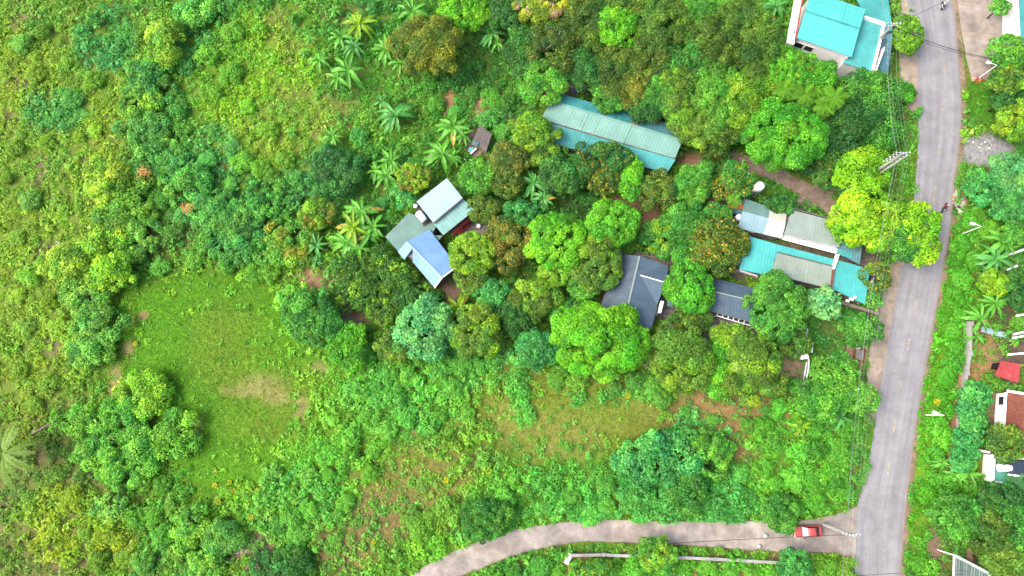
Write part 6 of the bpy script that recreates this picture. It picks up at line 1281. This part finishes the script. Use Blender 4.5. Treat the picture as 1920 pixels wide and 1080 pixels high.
BAN = [(672, 44, 30, 2.6, 'yellowish banana plant, brightest of the top banana clump', 'y'), (637, 68, 26, 2.6, 'banana plant left of the yellowish one in the top clump', 'g'), (662, 85, 24, 2.2, 'banana plant below the yellowish one in the top clump', 't'), (598, 112, 22, 2.0, 'banana plant at the left of the top clump', 'g'), (652, 132, 34, 2.6, 'large banana plant at the bottom of the top clump', 'g'), (632, 146, 24, 2.2, 'banana plant lower left of the large one in the top clump', 'g'), (582, 72, 13, 1.4, 'small banana plant far left of the top clump', 'g'), (570, 98, 10, 1.2, 'tiny banana shoot left of the top clump', 'g'), (628, 18, 14, 1.6, 'small banana plant at the top edge above the clump', 'g'),
 (772, 22, 30, 2.4, 'banana plant at the top edge beside the olive-brown tree', 'g'), (722, 92, 26, 2.4, 'banana plant touching the left of the olive-brown tree', 'g'), (750, 118, 22, 2.2, 'banana plant under the lower left of the olive-brown tree', 'g'),
 (922, 62, 26, 2.6, 'banana plant right of the olive-brown tree', 't'), (932, 80, 18, 2.0, 'smaller banana plant lower right of another right of the olive-brown tree', 'g'), (740, 215, 36, 2.8, 'large pale banana plant standing alone north of the farmhouse', 't'), (715, 190, 16, 1.8, 'small rounded banana shoot behind the large lone plant', 't'), (622, 255, 22, 2.0, 'banana plant in the brush left of the lone large plant', 'g'), (545, 248, 12, 1.3, 'tiny banana plant in the northwest brush', 'g'),
 (850, 238, 32, 2.8, 'upper banana plant left of the shack', 'g'), (828, 288, 36, 2.8, 'large banana plant left of the scrap heap', 'g'), (868, 252, 22, 2.4, 'banana plant closest to the shack', 'g'), (848, 292, 20, 2.2, 'banana plant between the large one and the scrap heap', 'g'),
 (732, 302, 26, 2.6, 'banana plant left of the round yellow-olive tree', 'g'), (722, 328, 26, 2.6, 'banana plant below another left of the round yellow-olive tree', 'g'), (735, 348, 18, 2.0, 'small banana plant above the teal tree by the farmhouse', 'g'),
 (677, 398, 36, 3.0, 'tallest banana plant of the clump west of the farmhouse', 'g'), (662, 425, 32, 2.8, 'banana plant with yellowing leaves west of the farmhouse', 'y'), (650, 455, 30, 2.6, 'banana plant lower left in the clump west of the farmhouse', 'g'), (672, 470, 32, 2.6, 'lowest large banana plant west of the farmhouse', 'g'), (636, 490, 20, 2.0, 'small banana plant at the foot of the clump west of the farmhouse', 'g'), (592, 460, 22, 2.0, 'banana plant right of the olive-yellow tree', 't'), (592, 490, 14, 1.6, 'small banana plant beside the pale fallen trunk', 't'),
 (1018, 372, 24, 2.6, 'dark-leaved banana plant in the orchard right of the farmhouse', 't'), (998, 342, 28, 2.6, 'banana plant above another in the orchard right of the farmhouse', 't'), (860, 578, 32, 2.6, 'pale spiky banana plant south of the blue roof', 'y'),
 (1880, 452, 32, 2.8, 'large banana plant right of the middle street lamp', 'g'), (1868, 485, 30, 2.6, 'banana plant below the large one right of the middle street lamp', 't'), (1855, 515, 20, 2.2, 'banana plant above the yellow-green bushy tree at the right', 't'), (1865, 568, 26, 2.4, 'banana plant above the long pale metal sheet', 'g'), (1838, 598, 26, 2.4, 'banana plant left of the long pale metal sheet', 'g'), (1832, 632, 18, 1.8, 'small banana plant below the long pale metal sheet', 'g'), (1838, 380, 16, 1.6, 'small banana plant right of the litter heap', 'g'),
 (1818, 888, 26, 2.2, 'banana plant at the foot of the teal shrub trees', 'g'), (1795, 892, 20, 1.8, 'banana plant left of another at the foot of the teal shrubs', 'g'), (1768, 868, 16, 1.6, 'small banana plant between verge and reddish-brown wall', 'g'), (1502, 800, 20, 1.8, 'small yellow banana plant below the gate', 'y'), (1576, 782, 24, 2.0, 'banana plant near the lower end of the roadside apron', 't'), (1558, 775, 20, 1.8, 'banana plant left of another near the roadside apron', 't'),
 (700, 425, 26, 2.6, 'banana plant nearest the grey-green farmhouse roof', 'g'), (690, 440, 24, 2.4, 'banana plant between the yellowing one and the farmhouse', 'g'), (705, 320, 22, 2.2, 'leftmost banana plant near the round yellow-olive tree', 'g'), (1395, 8, 26, 2.4, 'banana plant in the top thicket left of the turquoise house', 't'), (1425, 18, 24, 2.4, 'banana plant in the middle of the top thicket', 't'), (1455, 12, 24, 2.4, 'banana plant in the top thicket nearest the white house wall', 't'), (1440, 45, 22, 2.2, 'lowest banana plant in the top thicket', 't'), (1905, 640, 12, 1.4, 'small banana shoot at the right edge beside pale poles', 'g')]
for q in BAN: banana(*q[:5], q[5])

# ------------------------------------------------------------------ palms: every frond a part
def frond_mesh(L_, lw, droop, g, nlf=16):
    V = []; F = []; cols = []
    def P_(t): return np.array([L_*t*(1-.08*t), 0, L_*(.38*t-droop*t*t)])
    for i in range(6):
        a = P_(i/6); b_ = P_((i+1)/6); k = len(V); V += [(a[0], -.03, a[2]), (a[0], .03, a[2]), (b_[0], .02, b_[2]), (b_[0], -.02, b_[2])]; F.append((k, k+1, k+2, k+3)); cols.append((1.35, 1.15, 1.1))
    for i in range(nlf):
        t = .12+.86*i/(nlf-1); p = P_(t); l_ = lw*math.sin(math.pi*(.12+.8*t))**.7
        for s in (-1, 1):
            d = np.array([.55, s*.8, -.18]); k = len(V); e = p+d*l_*(1+.1*g.normal()); w2 = .011*L_+.016
            V += [tuple(p+np.array([-w2, 0, 0])), tuple(p+np.array([w2, 0, 0])), tuple(e), tuple((p+e)/2+np.array([-w2*1.6, 0, .02]))]; F.append((k, k+1, k+2, k+3)); cols.append(tuple(np.ones(3)*math.exp(g.normal()*.15)))
    me = mesh_of('frond', V, F); at = me.attributes.new('Col', 'FLOAT_COLOR', 'FACE'); c4 = np.ones((len(F), 4), np.float32); c4[:, :3] = cols; at.data.foreach_set('color', c4.ravel()); me.materials.append(BLADE); return me
FR = [frond_mesh(1.9, .75, d, gb) for d in (.35, .6, .85)]; FC = [frond_mesh(4.6, .62, d, gb, 30) for d in (.4, .55, .7)]
def palm(px_, py_, zt, rpx, label, set_, base, n, col, tr, cat='palm', group=None):
    p = W(px_, py_, zt); s0 = rpx*scale_at(px_, py_, zt)/base
    T = thing('palm_tree', label, cat, (p.x, p.y, 0), group)
    me = mesh_of('trunk', *tube([(0, 0, 0), (.05, .04, zt*.5), (0, 0, zt)], [tr*1.3, tr, tr*.8], 8), True); me.materials.append(PBARK); o = bpy.data.objects.new('trunk', me); COL.objects.link(o); o.parent = T
    for k in range(n):
        o = bpy.data.objects.new('frond', set_[k % 3]); COL.objects.link(o); o.parent = T; o.location = (0, 0, zt-.05); o.rotation_euler = (0, -.25*(k % 2), k*2.4+RS.uniform(-.15, .15)); s = s0*RS.uniform(.85, 1.1); o.scale = (s, s, s); v = RS.uniform(.8, 1.3); o.color = (col[0]*v, col[1]*v, col[2]*v, 1)
ac = (.085, .24, .012)
for x, y, zt, r, l in ((1565, 182, 7.5, 24, 'areca palm with visible pale trunk nearest the feathery trees'), (1545, 200, 6.8, 20, 'areca palm lower left of the one with pale trunk'), (1508, 178, 7, 24, 'areca palm in the middle of the palm group'), (1470, 168, 7, 22, 'westernmost areca palm of the palm group'), (1488, 150, 7.2, 18, 'areca palm above the middle of the palm group'), (1530, 165, 6.5, 18, 'small areca palm between two others in the palm group'), (1312, 322, 5, 16, 'small areca palm in the orchard above the light green tree'), (1302, 366, 5, 20, 'areca palm in the orchard left of the striped awning'), (1378, 376, 4.6, 14, 'small areca palm at the striped awning'), (945, 438, 5, 18, 'areca palm beside the rusty brown tree')):
    palm(x, y, zt, r, l, FR, 1.75, 11, ac, .09, group='areca palms')
palm(6, 850, 6, 66, 'coconut palm cut by the left edge', FC, 4.3, 12, (.10, .20, .012), .17)
for x, y, r, l in ((1905, 905, 22, 'dark fan-like palm below the green terrace'), (1862, 925, 20, 'dark palm left of the fan-like palm')): palm(x, y, 3, r, l, FR, 1.75, 11, (.05, .17, .05), .12)

# ------------------------------------------------------------------ flowering weeds that stand out yellow
YFL = [(402, 910), (408, 940), (463, 918), (463, 948), (481, 920), (430, 905), (729, 833), (700, 1017), (783, 1032), (857, 975), (917, 885), (833, 963), (1280, 1), (1178, 741), (470, 970), (435, 920), (836, 900), (253, 645), (1757, 753), (1769, 832), (815, 803)]
gy = np.random.default_rng(8)
for k in range(3):
    n = 90; a = gy.uniform(0, 6.28, n); r = np.sqrt(gy.random(n))*.55; P = np.stack([r*np.cos(a), r*np.sin(a), .35+.35*gy.random(n)], 1)
    me = quads('flowering_weed', leaves(P, np.array([0, 0, 1])+gy.normal(0, .5, (n, 3)), np.full(n, .26), .8, .1, gy), np.where(gy.random((n, 1)) < .62, np.array([[.50, .43, .01]]), np.array([[.15, .28, .02]]))); me.materials.append(LEAF); YFL.append(me)
for (x, y) in YFL[:-3]:
    p = W(x, y, .5); o = bpy.data.objects.new('flowering_weed', YFL[-1-RS.randint(0, 2)]); COL.objects.link(o); o.location = (p.x, p.y, 0); s = RS.uniform(.55, 1.0); o.scale = (s, s, s); o.rotation_euler = (0, 0, RS.uniform(0, 6)); props(o, 'small yellow-flowering weed among the green scrub', 'weed', 'yellow flowering weeds')
for x, y, l in ((268, 323, 'small dead orange-leaved shrub in the western wood'), (350, 390, 'small withered orange shrub left in the western wood')):
    p = W(x, y, 4); n = 140; P = gy.normal(0, .42, (n, 3)); P[:, 2] = P[:, 2]*.5+3.9
    me = quads('dead_shrub', leaves(P, np.array([0, 0, 1])+gy.normal(0, .5, (n, 3)), np.full(n, .3), .6, .1, gy), jitter_col((.45, .24, .08), n, gy, .2, .1)); me.materials.append(LEAF); o = bpy.data.objects.new('dead_shrub', me); COL.objects.link(o); o.location = (p.x, p.y, 0); props(o, l, 'shrub')
    V, F = tube([(0, 0, 0), (.1, 0, 2), (0, 0, 3.8)], [.07, .05, .02], 6); m2 = mesh_of('stem', V, F); m2.materials.append(BARK); o2 = bpy.data.objects.new('stem', m2); COL.objects.link(o2); o2.parent = o

# ------------------------------------------------------------------ uncountable cover: weeds, scrub and meadow grass
gu = np.random.default_rng(21)
x0, x1, y0, y1 = -99, 99, -34, 82
n = int((x1-x0)*(y1-y0)*1.7); mx_ = gu.uniform(x0, x1, n); my_ = gu.uniform(y0, y1, n)
under = np.zeros(n)
for cx_, cy_, r_ in CROWNS: under = np.maximum(under, np.clip(1.25-np.hypot(mx_-cx_, my_-cy_)/r_, 0, 1))
d = at_map(vden, mx_, my_)*np.where(under > .35, .35, 1); ok = gu.random(n) < d; mx_, my_ = mx_[ok], my_[ok]
bump = fbm(mx_, my_, 3.4, 4, 3); hue = fbm(mx_, my_, 5.5, 7, 3)-.5
hfac = np.where(mx_ < -30, .6+1.1*sstep(.3, .75, bump), .4+1.8*sstep(.3, .75, bump))
mh = at_map(vhgt, mx_, my_)*hfac*np.exp(gu.normal(0, .25, len(mx_))); mr = (.42+.42*gu.random(len(mx_)))*(.8+.3*np.clip(mh, 0, 1.3)); mc = at_map(vcol, mx_, my_)
mc = mc*np.exp(gu.normal(0, .13, (len(mx_), 1)))*(1+gu.normal(0, .10, (len(mx_), 3))*np.array([1.2, .3, 1]))
mc = np.clip(mc*(1+hue[:, None]*np.array([.95, .3, -.5])), .008, .6)
nl = np.maximum(8, (mr**2*82).astype(int)); li = np.repeat(np.arange(len(mx_)), nl); n = len(li)
a = gu.uniform(0, 6.28, n); rr_ = np.sqrt(gu.random(n)); ht = np.sqrt(np.maximum(0, 1-rr_**2*.9))
P = np.stack([mx_[li]+mr[li]*rr_*np.cos(a), my_[li]+mr[li]*rr_*np.sin(a), .04+mh[li]*ht*gu.uniform(.5, 1.08, n)], 1)
ki = at_map(KM, P[:, 0], P[:, 1]); keepm = ~ki; P = P[keepm]; li = li[keepm]; a = a[keepm]; rr_ = rr_[keepm]; n = len(P)
Nn = np.stack([np.cos(a)*rr_*.6, np.sin(a)*rr_*.6, np.full(n, .8)], 1)+gu.normal(0, .36, (n, 3))
kindn = vnoise(mx_, my_, 4.5, 9)+.35*gu.normal(size=len(mx_)); kd = kindn[li]
size = np.where(kd < .3, .52, np.where(kd > .72, .55, .285))*np.exp(gu.normal(0, .26, n)); asp = np.where(kd > .72, .2, .66)
keepl = gu.random(n) < np.where(kd < .3, .5, np.where(kd > .72, 1.0, .95)); P, Nn, size, asp, li = P[keepl], Nn[keepl], size[keepl], asp[keepl], li[keepl]; n = len(P)
c = np.clip(mc[li]*np.exp(gu.normal(0, .16, (n, 1))), .006, .6)
print('UNDERGROWTH', n)
me = quads('undergrowth', leaves(P, Nn, size, asp, .14, gu), c); me.materials.append(LEAF); o = bpy.data.objects.new('undergrowth', me); COL.objects.link(o); props(o, 'dense green weeds and scrub covering the ground between trees', 'undergrowth', kind='stuff')
# short meadow grass and weeds on the open ground
n = 900000; x = gu.uniform(-99, 99, n); y = gu.uniform(-34, 82, n); ok = (at_map(vden, x, y) < .7) & ~at_map(KM, x, y); x, y = x[ok], y[ok]; g3 = at_map(gcol, x, y)
green = g3[:, 1]/(g3[:, 0]+1e-3); ok = gu.random(len(x)) < np.clip(green-.55, .04, 1); x, y, g3 = x[ok], y[ok], g3[ok]; n = len(x)
P = np.stack([x, y, gu.uniform(.03, .14, n)], 1); c = np.clip(g3*np.array([1.0, 1.2, .9])*np.exp(gu.normal(0, .25, (n, 1))), .005, .6)
me = quads('grass', leaves(P, np.array([0, 0, .8])+gu.normal(0, .5, (n, 3)), .18*np.exp(gu.normal(0, .35, n)), .4, .1, gu), c); me.materials.append(LEAF); o = bpy.data.objects.new('grass', me); COL.objects.link(o); props(o, 'short patchy grass on the open meadows and bare ground', 'grass', kind='stuff')
print('GRASS', n, 'OBJECTS', len(bpy.data.objects), 'POLYS', sum(len(m.polygons) for m in bpy.data.meshes))
